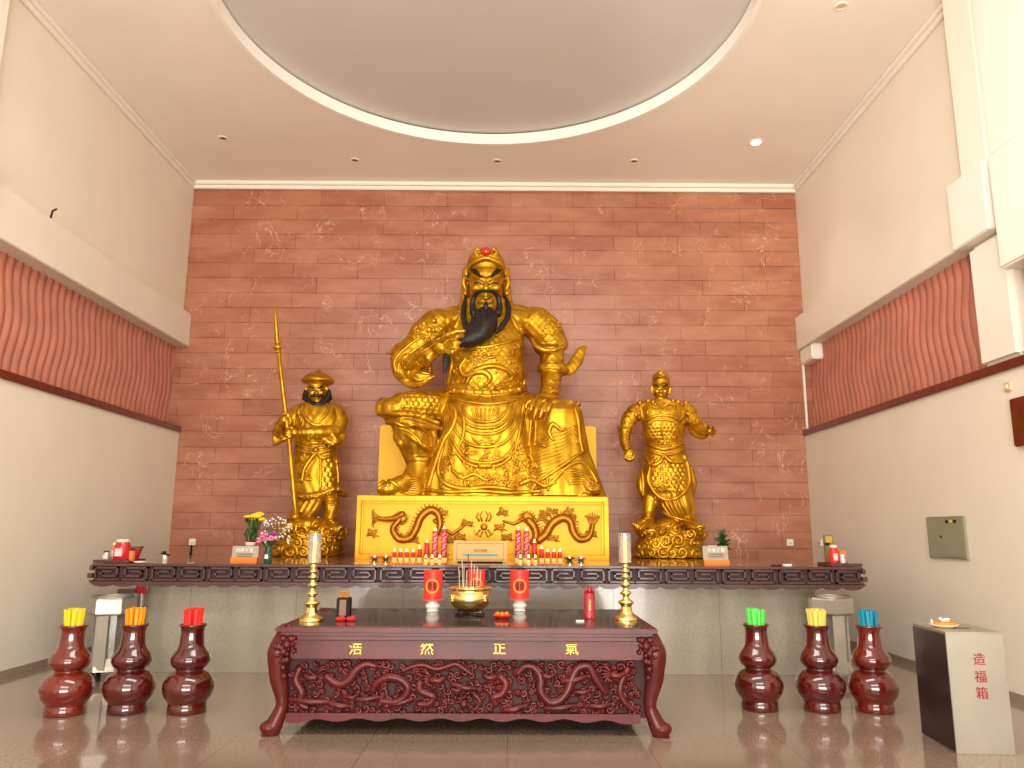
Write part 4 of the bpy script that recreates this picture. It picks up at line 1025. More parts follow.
# ================================================================== STEEL STANDS
def steel_stand(x, yt, sx, label, width=.46):
    Y = 8.28
    cx = at(x, 640, Y).x; top = at(x, yt, Y).z; yc = Y
    t = thing('steel_stand', label, 'stand', (cx, yc, 0), 'stainless ash bins at the altar ends')
    w = width/2
    def hexa(r, z): return [Vector((cx+r*math.cos(PI/3*i+PI/6*0+.3), yc+r*math.sin(PI/3*i+.3), z)) for i in range(6)]
    b = MB(); b.rings([hexa(w*.9, top-.17), hexa(w*1.02, top-.15), hexa(w, top-.02), hexa(w*.96, top)]); b.build('basin', STEEL, t, bevel=.004)
    b = MB(); b.lathe([(w*.88, top+.001), (w*.86, top+.018), (w*.74, top+.018), (w*.72, top+.001)], (cx, yc, 0), 36, cap=False); b.build('basin_rim', GREYSTEEL, t, smooth=True)
    MB().lathe([(w*.74, top+.004), (.001, top+.004)], (cx, yc, 0), 30, cap=False).build('ash_fill', mat('bin_ash_%d' % int(x), srgb(200, 176, 140), .8), t)
    b = MB(); b.rings([hexa(w*.62, .13), hexa(w*.66, top-.16)]); b.build('column', GREYSTEEL, t)
    b = MB(); b.rings([hexa(w*.84, .1), hexa(w*.82, .15), hexa(w*.66, .22)]); b.build('foot_plinth', STEEL, t, bevel=.004)
    for i in range(3):
        a = PI/2+2*PI*i/3; o = MB().box((0, 0, 0), (.12, .02, top-.22)); 
        o.build('leg_strip', STEEL, t, loc=(0, 0, 0)).location = Vector((w*.72*math.cos(a-PI), w*.72*math.sin(a-PI), (top-.22)/2+.12))
    for i in range(6):
        a = PI/3*i+.3; MB().lathe([(.025, 0), (.025, .1)], (cx+w*.85*math.cos(a), yc+w*.85*math.sin(a), 0), 12).build('foot', DARK, t)
steel_stand(109, 597, -1, 'stainless steel ash bin stand behind the left vases')
steel_stand(833, 597, 1, 'stainless steel ash bin stand behind the pale yellow sticks')
# grey post with red top and dark arm beside the altar base on the left
Y = 8.6; k = pxm(600, Y); px_ = at(141.5, 600, Y).x
t = thing('grey_post', 'slim grey post with red top and dark arm behind the left ash bin', 'post', (px_, Y, 0))
z1, z2 = at(141, 593.5, Y).z, at(141, 586, Y).z
MB().lathe([(.11, 0), (.11, .02), (4.3*k, .04), (4.3*k, z1)], (px_, Y, 0), 24).build('column', GREYSTEEL, t, smooth=True)
b = MB()
for i in range(9): b.ell((px_+(-3.2+3.2*(i % 3))*k, Y-.02*(i//3), z1+(1.5+2.4*(i//3))*k), 2.0*k, None, 8, 6)
b.build('red_top', CLOTHR, t, smooth='all')
MB().bx(at(119.5, 590, Y).x, at(137.5, 590, Y).x, Y-.05, Y+.05, at(130, 593, Y).z, at(130, 589, Y).z).build('dark_arm', FRET, t, bevel=.004)

# ================================================================== DONATION BOX
c0, c1, c2 = atz(922.5, 734, 0), atz(957, 754, 0), atz(1016, 755, 0)
hb = .62
c0 = Vector(c0); c1 = Vector(c1)
ux = (Vector(c2)-c1); ux.z = 0; W = ux.length; ux.normalize(); uy = Vector((-ux.y, ux.x, 0)); D_ = max(.45, abs((c0-c1).dot(uy)))
sk = (c0-c1); sk.z = 0
hb = at(946, 633, c1.y).z
def boxc(b, o, a, c, z0, z1):
    P0 = [o, o+a, o+a+c, o+c]
    b.rings([[Vector((q.x, q.y, z0)) for q in P0], [Vector((q.x, q.y, z1)) for q in P0]])
t = thing('donation_box', 'stainless steel donation box with three red characters at the right', 'donation box', c1)
a_ = ux*W
b = MB(); boxc(b, c1, a_, sk, .0, hb); dbody = b.build('body', STEEL, t, bevel=.004)
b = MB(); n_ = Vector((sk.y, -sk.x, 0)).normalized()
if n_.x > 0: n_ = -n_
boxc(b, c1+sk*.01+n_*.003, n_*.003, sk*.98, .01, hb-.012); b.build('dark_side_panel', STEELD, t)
b = MB(); boxc(b, c1-ux*.004-uy*0+Vector((0, -.004, 0)), a_+ux*.008, sk*1.01, hb, hb+.008); b.build('lid', STEEL, t, bevel=.002)
b = MB(); boxc(b, c1+a_*.35+sk*.4, a_*.35, sk*.06, hb+.007, hb+.0095); b.build('slot', DARK, t)
ang = math.atan2(ux.y, ux.x)
for ch, x, y in (('造', 978.5, 660), ('福', 980, 677.5), ('箱', 981.5, 694)):
    q = at(x, y, c1.y-.002); q = c1+ux*((q-c1).dot(ux)); q.z = at(x, y, q.y).z
    text_mesh(ch, .088, q-uy*.004, (PI/2, 0, ang), REDINK, 'red_character', dbody, .0015, 0)
p = atz(944, 627.5, hb+.008); k = pxm(625, p.y)
t2 = thing('offering_plate', 'small cream plate on top of the donation box', 'plate', p)
MB().lathe([(.1*k, 0), (7*k, 0), (8*k, .6*k), (13*k, 2.6*k), (13.4*k, 3.4*k), (12*k, 3.2*k), (.1*k, 1.4*k)], p, 40, cap=False).build('dish', LID, t2, smooth='all')
t3 = thing('orange_pastry', 'orange baked offering lying on the cream plate', 'pastry', p+Vector((0, 0, 1.4*k)))
MB().lathe([(.1*k, 1.2*k), (9*k, 1.4*k), (11.5*k, 3.6*k), (10.5*k, 5.6*k), (.1*k, 5.4*k)], p, 32, cap=False).build('crust', BREAD, t3, smooth='all')
b = MB()
for i in range(7): b.ell(p+Vector((rnd.uniform(-2, 5)*k, rnd.uniform(-3, 2)*k, rnd.uniform(6, 8.5)*k)), (1.8*k, 1.8*k, 1.5*k), None, 8, 6)
b.tube([p+Vector((-11*k, 0, 4*k)), p+Vector((-12*k, 0, 7*k))], 1.2*k, 6)
b.build('white_topping', PORC, t3, smooth='all')

# ================================================================== STATUES
class Sculpt:
    """Everything is laid out in metres round one depth; x, y give the front view, d the distance forward of the statue's axis."""
    def __init__(s, Y, yref): s.Y = Y; s.k = pxm(yref, Y); s.b = MB(); s.bvh = None; s.base = None
    def V(s, x, y, d=0): return at(x, y, s.Y-d)
    def E(s, x, y, d, rx, rz, rd, rot=None, u=20, v=14): s.b.ell(s.V(x, y, d), (rx*s.k, rd*s.k, rz*s.k), rot, u, v); return s
    def T(s, pts, r, n=12, flat=1.0, sm=5, up=None):
        P = [s.V(*p) for p in pts]
        if sm and len(P) > 2:
            Q = cr_spline(P, sm); R = lerp_list([q*s.k for q in r], len(Q)) if hasattr(r, '__len__') else r*s.k
            s.b.tube(Q, R, n, flat, up=up)
        else: s.b.tube(P, [q*s.k for q in r] if hasattr(r, '__len__') else r*s.k, n, flat, up=up)
        return s
    def L(s, rows, n=64, rip=None, sub=5, sq=2.0):
        """rows: (cx, y, d, rx, rd) horizontal sections, superellipse power sq, ripple rip(theta, t)->factor"""
        Q = cr_spline([Vector((r[0], r[1], r[2])) for r in rows], sub); m = len(Q)
        RX = lerp_list([r[3] for r in rows], m); RD = lerp_list([r[4] for r in rows], m)
        rings = []
        for j, q in enumerate(Q):
            c = s.V(q.x, q.y, q.z); t = j/(m-1); ring = []
            for i in range(n):
                a = 2*PI*i/n; f = rip(a, t) if rip else 1
                ca, sa = math.cos(a), math.sin(a)
                ex = abs(ca)**(2/sq)*(1 if ca >= 0 else -1); ey = abs(sa)**(2/sq)*(1 if sa >= 0 else -1)
                ring.append(c+Vector((RX[j]*s.k*ex*f, RD[j]*s.k*ey*f, 0)))
            rings.append(ring)
        s.b.rings(rings); return s
    def stage(s, voxel, smooth=2, disp=None, zmin=None):      # weld the figure; what follows is carved relief laid over it
        s.base = remesh(s.b, voxel, smooth)
        if disp: displace(s.base, disp)
        if zmin is not None:
            co, _ = mesh_np(s.base); co[:, 2] = np.maximum(co[:, 2], zmin); s.base.vertices.foreach_set('co', co.astype('f').ravel()); s.base.update()
        s.bvh = bvh_of(s.base); s.b.bm.free(); s.b = MB(); return s
    def S(s, x, y, lift=0):             # the front surface point along the view of x,y
        o = Vector((0, 0, CAM_H)); d = ray(x, y).normalized(); h = s.bvh.ray_cast(o+d*5, d, 12)
        if h[0] is None: return None
        return h[0]-d*(lift*s.k)
    def drape(s, pts, r, lift=.2, n=8, sm=6, b=None):
        P = cr_spline([Vector((p[0], 0, p[1])) for p in pts], sm) if len(pts) > 2 else [Vector((pts[0][0]+(pts[1][0]-pts[0][0])*i/6, 0, pts[0][1]+(pts[1][1]-pts[0][1])*i/6)) for i in range(7)]
        m = len(P); R = [w*1.18 for w in (lerp_list(r, m) if hasattr(r, '__len__') else [r]*m)]
        run, rr = [], []
        for p, w in zip(P, R):
            q = s.S(p.x, p.z, lift)
            if q is None or (run and abs(q.y-run[-1].y) > 9*s.k):
                if len(run) > 2: (b or s.b).tube(run, rr, n)
                run, rr = [], []
                if q is None: continue
            run.append(q); rr.append(w*s.k)
        if len(run) > 2: (b or s.b).tube(run, rr, n)
        return s
    def boss(s, x, y, r, lift=0, b=None, flat=1):
        q = s.S(x, y, lift)
        if q: (b or s.b).ell(q, (r*s.k, r*s.k*flat, r*s.k), None, 10, 8)
        return s
    def dcurl(s, x, y, r, w, d=1, a0=0, turns=1.3, b=None):
        pts = []
        for i in range(12):
            t = i/11; R = r*(1-.8*t); a = a0+d*2*PI*turns*t; pts.append((x+R*math.cos(a), y+R*math.sin(a)))
        return s.drape(pts, [w, w*.6], .1, 6, 1, b)
    def finish(s, name, m, parent, zmin=-9):
        bm = s.b.bm; bmesh.ops.recalc_face_normals(bm, faces=bm.faces); bm.from_mesh(s.base)
        for v in bm.verts: v.co.z = max(v.co.z, zmin)
        me = bpy.data.meshes.new(name); bm.to_mesh(me); bm.free(); s.b = MB()
        me.materials.append(m); me.polygons.foreach_set('use_smooth', [True]*len(me.polygons)); me.update()
        return link(name, me, parent)

def scale_relief(x0, x1, z0, z1, cw, ch, amp, X, Zc, co, mask):
    """overlapping armour scales in the front view, height 0..amp"""
    u = co[:, 0]/cw; v = co[:, 2]/ch; row = np.floor(v); uu = u+.5*(row % 2); fu = uu-np.floor(uu)-.5; fv = v-row
    edge = np.clip(1-((fu/.5)**2+((1-fv)/1.05)**2), 0, 1)
    h = np.where(fv > .0, np.sqrt(edge+.001), 0)
    return amp*h*mask

def box_mask(co, no, x0, x1, z0, z1, soft=.04, ymax=None):
    f = lambda t: np.clip(t/soft, 0, 1)
    m = f(co[:, 0]-x0)*f(x1-co[:, 0])*f(co[:, 2]-z0)*f(z1-co[:, 2])*np.clip(-no[:, 1]*3, 0, 1)
    if ymax is not None: m = m*(co[:, 1] < ymax)
    return m

def face(s, x, y, d, w, h, fierce=1):
    """head with face, centred x,y, half width w, half height h (px), front at +d"""
    E = s.E
    E(x, y-h*.25, d, w*1.0, h*.85, w*1.1); E(x, y+h*.34, d+w*.2*s.k, w*.92, h*.68, w*.86)
    E(x, y+h*.76, d+w*.55*s.k, w*.56, h*.26, w*.44)
    fr = d+w*.98*s.k
    # brow ridge, nose, cheeks, lids, lips, ears
    s.T([(x-w*.72, y-h*.42, fr-.2*w*s.k), (x-w*.3, y-h*.25, fr+.06*w*s.k), (x, y-h*.2, fr+.05*w*s.k), (x+w*.3, y-h*.25, fr+.06*w*s.k), (x+w*.72, y-h*.42, fr-.2*w*s.k)], [w*.1, w*.17, w*.12, w*.17, w*.1], 8)
    s.T([(x, y-h*.2, fr+.02*w*s.k), (x, y+h*.02, fr+.16*w*s.k), (x, y+h*.2, fr+.28*w*s.k)], [w*.11, w*.15, w*.2], 8)
    for q in (-1, 1):
        E(x+q*w*.17, y+h*.22, fr+.12*w*s.k, w*.13, h*.07, w*.14)
        E(x+q*w*.52, y+h*.16, fr-.12*w*s.k, w*.3, h*.2, w*.26)
        s.T([(x+q*w*.14, y-h*.02, fr+.02*w*s.k), (x+q*w*.36, y-h*.12, fr+.08*w*s.k), (x+q*w*.64, y-h*.1, fr-.08*w*s.k)], [w*.05, w*.07, w*.04], 6)
        s.T([(x+q*w*.16, y+h*.0, fr+.0*w*s.k), (x+q*w*.38, y+h*.05, fr+.04*w*s.k), (x+q*w*.62, y-h*.06, fr-.08*w*s.k)], [w*.05, w*.06, w*.04], 6)
        E(x+q*w*.38, y-h*.035, fr-.03*w*s.k, w*.17, h*.06, w*.12)
        # ears with long lobes
        s.T([(x+q*w*1.04, y-h*.25, d), (x+q*w*1.16, y-h*.3, d), (x+q*w*1.2, y-h*.02, d+.0), (x+q*w*1.1, y+h*.2, d), (x+q*w*1.12, y+h*.42, d+.05*w*s.k)], [w*.1, w*.13, w*.14, w*.12, w*.15], 8)
    s.T([(x-w*.3, y+h*.46, fr-.06*w*s.k), (x, y+h*.42, fr+.08*w*s.k), (x+w*.3, y+h*.46, fr-.06*w*s.k)], [w*.06, w*.09, w*.06], 6)
    s.T([(x-w*.24, y+h*.56, fr-.08*w*s.k), (x, y+h*.58, fr+.08*w*s.k), (x+w*.24, y+h*.56, fr-.08*w*s.k)], [w*.05, w*.1, w*.05], 6)
    return fr

def fingers(s, palm, knuckles, tips, r, bend=.5, up_d=.03):
    for kn, tp in zip(knuckles, tips):
        mid = tuple((a*(1-bend)+c*bend) for a, c in zip(kn, tp)); mid = (mid[0], mid[1], mid[2]+up_d)
        s.T([palm, kn, mid, tp], [r*1.15, r*1.1, r, r*.78], 8, sm=4)

# ---------------------------------------------------------------- the large seated statue
GY = 10.95
g = Sculpt(GY, 380); k = g.k
root = thing('seated_warrior_statue', 'huge gilded seated warrior deity statue stroking a long black beard', 'statue', (at(486, 497, GY).x, GY, pzt+.01))
# torso and chest
g.L([(485, 399, .05, 38, 30), (486, 388, .08, 39.5, 32), (486, 372, .1, 39.5, 33), (486, 356, .1, 37.5, 31), (487, 340, .06, 37, 29), (487, 326, .02, 37, 26), (487, 314, 0, 32, 22), (487, 306, 0, 22, 17)], sq=2.3)
g.E(487, 322, 0, 56, 15, 21); g.E(486, 308, .0, 30, 13, 19)
g.T([(463, 310, -.1), (448, 318, -.08), (434, 330, 0)], [7, 10, 13]); g.T([(508, 309, -.1), (527, 317, -.08), (541, 330, 0)], [7, 10.5, 14])
# head and cap
fr = face(g, 486, 284.5, .08, 18.6, 23)
g.L([(486, 276, .05, 18.8, 21), (486, 268, .05, 19.6, 21.5), (486, 262, .05, 19, 20.5), (486, 256, .03, 15.5, 17), (486, 251, 0, 9, 10)], n=40)
g.T([(467.5, 272, .2), (472, 264, .33), (486, 258, .4), (500, 264, .33), (504.5, 272, .2)], [1.6, 2.2, 2.6, 2.2, 1.6], 8)
g.T([(468, 267, .15), (476, 257.5, .28), (486, 255, .33), (496, 257.5, .28), (504, 267, .15)], [1.4, 1.8, 2, 1.8, 1.4], 8)
for q in (-1, 1):
    g.T([(486+q*3, 255, .3), (486+q*8, 256, .3), (486+q*10.5, 252, .3), (486+q*8.5, 248.5, .3), (486+q*6.5, 250.5, .3)], [1.7, 1.9, 1.8, 1.4, 1], 8)
    g.T([(486+q*19, 276, .05), (486+q*19.8, 290, .0), (486+q*22.5, 303, .03)], [2.4, 2.2, 1.3], 8, .7)       # side ribbons of the cap
    g.T([(486+q*18, 270, -.15), (486+q*20, 295, -.22), (486+q*24, 312, -.2)], [6, 6, 5], 10)
g.E(486, 309, 0, 13, 9, 13)
# collar
g.T([(470, 306, .2), (468, 322, .33), (476, 337, .43)], [5, 5, 4], 10, .6); g.T([(503, 306, .2), (506, 322, .33), (499, 337, .43)], [5, 5, 4], 10, .6)
# ---- arm on the left of the picture: shoulder, draped sleeve, raised forearm, hand on the beard
g.T([(440, 322, 0), (426, 338, .06), (412, 355, .14)], [17, 18, 14.5], 16)
g.E(436, 326, .02, 16, 13, 17, (0, .5, 0)); g.E(421, 344, .1, 17, 12, 17, (0, .75, 0))
g.T([(412, 350, .12), (403, 360, .18), (404, 372, .24), (414, 379, .28)], [14, 12, 10.5, 7], 14)
g.T([(404, 366, .22), (416, 362, .42), (428, 356, .58), (436, 350, .66)], [9.5, 9.5, 8.2, 5.6], 14)
g.T([(398, 346, .12), (391, 353, .1), (386.5, 353.5, .06)], [5, 3, 1.4], 10, .6)
g.T([(392, 358, .2), (398, 374, .26), (409, 384.5, .34), (421, 383, .42), (434, 376, .5)], [2.6, 2.8, 3.4, 4.2, 1.5], 10)       # drooping sleeve hem
g.T([(409, 372, .34), (420, 377, .42), (431, 372, .44)], [6, 6.5, 3], 10)
g.T([(425, 352, .62), (429, 358, .66), (427, 364, .58)], [4, 4.5, 4], 10)
g.T([(428, 360, .5), (430, 370, .48), (426, 378, .42)], [5, 4, 3], 10, .6)
# hand
g.E(441, 346, .74, 9, 8, 5.4, (0, .35, 0))
pal = (440, 346, .74)
fingers(g, pal, [(449, 339, .8)], [(463.5, 335, .88)], 2.5, .5, .01)
fingers(g, pal, [(451, 343.2, .83), (450.5, 347.8, .83), (449, 352.2, .81)], [(460, 342.6, .84), (459, 347.6, .83), (456, 352.2, .8)], 2.35, .5, .03)
g.T([(440, 342, .78), (446, 336, .88), (456, 331.8, .92), (464.5, 331.2, .92)], [3.2, 2.8, 2.4, 1.9], 8)        # thumb
# ---- arm on the right: shoulder cap, sleeve, flared cuff, straight forearm, hand on the knee
g.T([(533, 320, .0), (546, 334, .02), (550, 348, .04)], [17, 18, 16], 16)
g.L([(548, 330, .02, 15, 16), (550, 340, .04, 17.5, 17.5), (550.5, 347, .05, 17.5, 17.5), (551, 350, .05, 14, 15)], n=36)
g.T([(532, 339, .22), (537, 347, .3), (549, 350.5, .33), (562, 347.5, .28), (567, 343, .12)], [2.4, 2.4, 2.4, 2.2, 2], 8)
g.L([(551.5, 350, .07, 12.5, 13.5), (552, 360, .1, 12.2, 13), (552, 370, .14, 12.6, 13)], n=36)
g.L([(552, 366, .14, 14.8, 15.5), (553, 371, .15, 15.6, 16), (554, 374.5, .16, 12, 13)], n=36, sub=4)
g.T([(560, 373, .12), (570, 369, .1), (577, 360, .06), (581, 351, .03), (586.5, 346, .0)], [4, 6.2, 6.4, 5, 1.2], 12, .5, up=(0, 1, 0))
g.T([(551, 372, .14), (551, 384, .32), (549.5, 394, .46)], [11.2, 10, 8.2], 14)
g.L([(550, 391, .42, 9.4, 10), (550, 394, .44, 9.6, 10.2)], n=28, sub=2)
g.E(547, 399, .56, 11, 6, 8, (0, .25, 0)); pal = (545, 398.5, .6)
fingers(g, pal, [(534, 400.5, .68), (539, 401.5, .73), (544.5, 402.5, .76), (550, 403, .76)], [(528.5, 415, .72), (533.5, 418.5, .82), (540, 418, .86), (547, 412.5, .86)], 2.35, .5, .05)
g.T([(538, 400, .5), (529, 402, .5), (526, 408, .52)], [3, 2.4, 2], 8)
# ---- lap, thighs
g.L([(486, 398, .02, 41, 31), (485, 412, .1, 46, 34), (486, 440, .12, 50, 35), (486, 470, .12, 58, 36), (486, 493, .14, 62, 38)], sq=2.4)
# left (picture) thigh with scaled skirt, horizontal to the knee
g.T([(452, 408, .05), (425, 407, .28), (398, 408, .45)], [18, 17, 15], 16)
g.E(396, 410, .42, 16, 13, 17)
g.T([(379, 411, .5), (395, 414, .62), (415, 416, .6), (438, 423, .5)], [3.6, 4.6, 4.4, 3], 12, .8)
g.T([(384, 402, .42), (381, 408, .5), (380, 414, .48)], [6, 6, 4], 10)
g.T([(388, 421, .4), (402, 421, .62), (418, 425, .6), (438, 428, .45)], [4, 4.4, 4.2, 3], 10)
# lower leg and boot
g.T([(410, 420, .38), (414, 438, .36), (418, 456, .33), (422, 470, .32)], [19, 17.5, 13.5, 11.5], 18)
g.T([(400, 426, .48), (398, 437, .46), (403, 446, .46)], [4.5, 5, 3], 10)
g.E(400.5, 443, .5, 4.5, 4.5, 4)
g.T([(396, 428, .52), (412, 437, .62), (424, 446, .6), (432, 450, .5)], [2.4, 2.6, 2.4, 2], 8)
g.T([(425, 422, .5), (434, 435, .45), (434, 452, .38)], [4, 3.4, 2.4], 8)
g.L([(420, 458, .34, 13.4, 14), (420, 461, .34, 13.8, 14.5), (421, 464, .34, 12, 13)], n=30, sub=2)
g.L([(420, 464, .34, 12, 13.5), (418, 474, .36, 14, 16), (414, 484, .4, 19, 18), (412, 495, .4, 22, 19)], n=36)
g.T([(419, 482, .42), (402, 485, .6), (389, 489, .74)], [11, 9.5, 7], 14)
g.E(386, 489, .72, 8.5, 6.8, 8); g.T([(384, 483, .74), (380, 486, .78), (379, 490, .78)], [3, 3, 2.4], 8)
g.T([(378, 495, .74), (400, 495.5, .72), (431, 495.5, .5)], [2.2, 2.6, 2.2], 8)
# right (picture) thigh and knee, lower leg under the robe
g.T([(512, 410, .0), (535, 414, .25), (556, 418, .45)], [20, 20, 20], 18)
g.L([(556, 402, .4, 17, 14), (559, 412, .44, 22, 19), (559, 430, .42, 25, 20), (558, 452, .4, 30, 22), (558, 474, .4, 38, 25), (560, 497, .4, 44, 27)], n=64, rip=lambda a, t: 1+.02*t*math.sin(9*a), sq=2.3)
g.E(578, 404, .4, 3, 3, 4)
g.T([(572, 478, .5), (584, 484, .62), (593, 489, .7)], [11, 9.5, 7], 14); g.E(592, 489, .66, 9, 7, 9)
g.T([(575, 456, .62), (584, 470, .62), (596, 480, .58)], [3.5, 3.5, 3], 10)
g.T([(566, 495, .66), (585, 495.5, .76), (600, 494.5, .6)], [2.2, 2.4, 2], 8)
g.T([(530, 400, .35), (527, 430, .45), (524, 460, .5)], [6, 6, 6], 10)
# centre robe apron
g.L([(487, 400, .34, 34, 12), (486, 420, .42, 36, 14), (485, 445, .46, 44, 16), (484, 470, .5, 52, 18), (483, 497, .54, 56, 20)], n=90, rip=lambda a, t: 1+.03*t*math.sin(14*a), sq=2.6)
X_ = lambda x, y=410: at(x, y, GY-.5).x
Z_ = lambda y: at(486, y, GY-.5).z
def gdisp(co, no):
    d = np.zeros(len(co), 'f')
    m = box_mask(co, no, X_(400), X_(440), Z_(420), Z_(393))
    d += scale_relief(0, 0, 0, 0, .078, .062, .022, 0, 0, co, m)
    m = box_mask(co, no, X_(405), X_(436), Z_(470), Z_(462)); 
    low = (co[:, 2] < Z_(404))*np.clip(-no[:, 1]*2, 0, 1)
    d += .005*np.sin(co[:, 0]*34+2.2*np.sin(co[:, 2]*2.6))*low
    up = (co[:, 2] > Z_(392))*(co[:, 2] < Z_(308))
    d += .003*np.sin(co[:, 0]*60)*np.sin(co[:, 2]*55)*up
    return d
g.stage(.0125, 1, gdisp, pzt+.012)
# belt, plates, hems, draped folds
g.drape([(448, 386), (460, 392), (486, 396), (512, 393), (525, 386)], 1.6, .2); g.drape([(447, 393), (460, 400), (486, 404), (512, 401), (526, 393)], 1.4, .2)
for i in range(9):
    x0 = 449+i*8.6; g.drape([(x0, 389.5+3.2*math.sin(PI*i/8)), (x0+6.8, 390+3.4*math.sin(PI*(i+.5)/8.5))], 3.0, -1.2)
g.drape([(480, 393), (480, 403), (492, 403), (492, 393), (480, 393)], 1.0, .3, sm=1)
g.drape([(448, 384), (452, 362), (450, 356)], 1.2, .2); g.drape([(524, 384), (527, 364), (524, 348), (518, 338)], 1.4, .2)
g.drape([(466, 345), (476, 347), (486, 347), (504, 343), (520, 338)], 1.5, .2); g.drape([(508, 312), (516, 326), (524, 338), (530, 345)], 1.6, .3)
g.drape([(463, 312), (459, 320), (455, 328)], 1.4, .3)
for j in range(7):                                                          # collar pleats
    g.drape([(464+j*1.1, 310+j*3.4), (474+j*.6, 316+j*3.2)], .8, .1); g.drape([(510-j*1.1, 310+j*3.4), (500-j*.6, 316+j*3.2)], .8, .1)
rnd = random.Random(21)
# chest dragon: face plus winding body
g.E(484.5, 352, .52, 7, 6, 2.2)
for q in (-1, 1):
    g.drape([(484.5+q*2, 349), (484.5+q*7, 346), (484.5+q*11, 341)], [1.5, .6], .4); g.drape([(484.5+q*3, 358), (484.5+q*9, 357), (484.5+q*15, 352), (484.5+q*19, 346)], [1.5, 1.1, .6], .3)
    for j in range(5): g.drape([(484.5+q*7, 347+j*2.5), (484.5+q*(13+j), 345+j*3.4)], [1.2, .5], .2)
    g.boss(484.5+q*3.2, 350, 1.5, 1); 
g.boss(484.5, 354, 2, 1.2); g.drape([(480, 357.5), (484.5, 360), (489, 357.5)], 1.1, .8)
g.drape([(466, 384), (472, 374), (483, 372), (490, 378), (484, 387)], [2, 2.6, 2.8, 2.6, 1.5], .2); g.drape([(466, 358), (460, 368), (466, 376), (476, 370), (492, 366), (506, 370), (512, 378), (504, 382)], [1.2, 2.0, 2.3, 2.3, 2.4, 2.2, 1.8, .8], .2)
for x, y in ((458, 352), (457, 372), (515, 352), (518, 366), (500, 360), (474, 364), (509, 386), (455, 382), (497, 386)): g.dcurl(x, y, 3.6, .9, rnd.choice((1, -1)), rnd.uniform(0, 6))
for i in range(46):
    x = 486+rnd.uniform(-34, 34); y = rnd.uniform(346, 384); g.dcurl(x, y, rnd.uniform(2, 3.2), .8, rnd.choice((1, -1)), rnd.uniform(0, 6))
for i in range(60):
    x = 486+rnd.uniform(-46, 44); y = rnd.uniform(452, 488); g.dcurl(x, y, rnd.uniform(2.2, 3.6), .9, rnd.choice((1, -1)), rnd.uniform(0, 6))
for i in range(16): g.dcurl(rnd.uniform(398, 424), rnd.uniform(346, 372), 2.6, .8, 1, rnd.uniform(0, 6))
# nested swags of the apron
for j, (w, y0, y1) in enumerate(((23, 404, 422), (28, 404, 428), (32, 405, 434), (37, 406, 447), (40, 408, 463), (42, 410, 467))):
    g.drape([(485-w, y0), (485-w*.86, y0+(y1-y0)*.5), (485-w*.5, y0+(y1-y0)*.9), (485, y1), (485+w*.5, y0+(y1-y0)*.9), (485+w*.86, y0+(y1-y0)*.5), (485+w, y0)], [.6, 1.2, 1.5, 1.6, 1.5, 1.2, .6], .2)
g.drape([(479, 466), (491, 466)], 2.4, .4)
for j in range(7): g.drape([(485-13+j*4.4, 409), (485-11+j*3.7, 416+3*math.sin(PI*j/6))], .9, .1)
for j in range(8): a = j*PI/4; g.drape([(486, 440), (486+5.5*math.cos(a), 440+4.5*math.sin(a))], [1.2, .7], .3)
g.dcurl(486, 439, 3.2, 1, 1)
for q in (-1, 1): g.drape([(486+q*6, 443), (486+q*12, 440), (486+q*16, 432)], [1.5, 1, .5], .2); g.drape([(486+q*5, 446), (486+q*12, 447), (486+q*18, 441)], [1.3, .9, .5], .2)
# robe edges
g.drape([(452, 404), (456, 414), (452, 428), (444, 440), (436, 462), (428, 488)], [1.8, 2.2, 2, 1.8, 1.6, 1.6], .3)
g.drape([(458, 404), (464, 420), (462, 440), (452, 455)], [1.4, 1.8, 1.6, .6], .2)
g.drape([(444, 445), (438, 470), (446, 484), (466, 489), (490, 487), (515, 490)], [1.2, 1.8, 2, 2, 2, 1.4], .3)
g.drape([(427, 490), (450, 492), (480, 491), (510, 493), (540, 491)], [1.6, 1.6, 1.8, 1.6, 1.4], .3)
g.drape([(524, 402), (521, 424), (517, 444), (512, 460)], [1.5, 1.8, 1.6, .8], .2); g.drape([(531, 420), (529, 446)], [1.4, 1.2], .2); g.drape([(536, 420), (535, 446)], [1.4, 1.2], .2)
# embroidered dragons and clouds low on the robe
for (cx_, cy_, nn_, sx_, sy_) in ((459, 458, 15, 9, 10), (518, 462, 26, 12, 17), (530, 470, 12, 8, 12), (470, 478, 14, 18, 6), (505, 478, 10, 10, 6)):
    for i in range(nn_):
        x = cx_+rnd.uniform(-sx_, sx_); y = cy_+rnd.uniform(-sy_, sy_)
        if rnd.random() < .5: g.dcurl(x, y, rnd.uniform(2.2, 3.8), rnd.uniform(.8, 1.2), rnd.choice((1, -1)), rnd.uniform(0, 6))
        else: a = rnd.uniform(0, 6.3); g.drape([(x, y), (x+4*math.cos(a), y+4*math.sin(a)), (x+6*math.cos(a+.6), y+6*math.sin(a+.6))], [1.6, 1.1, .4], .3)
g.drape([(452, 470), (462, 478), (474, 474), (486, 480), (498, 476), (506, 480)], [1.5, 1.8, 1.8, 1.5, 1.2, .8], .2)
for j in range(6): g.drape([(470+j*5, 488), (474+j*5, 480), (480+j*5, 474)], [.9, .8, .5], .1)
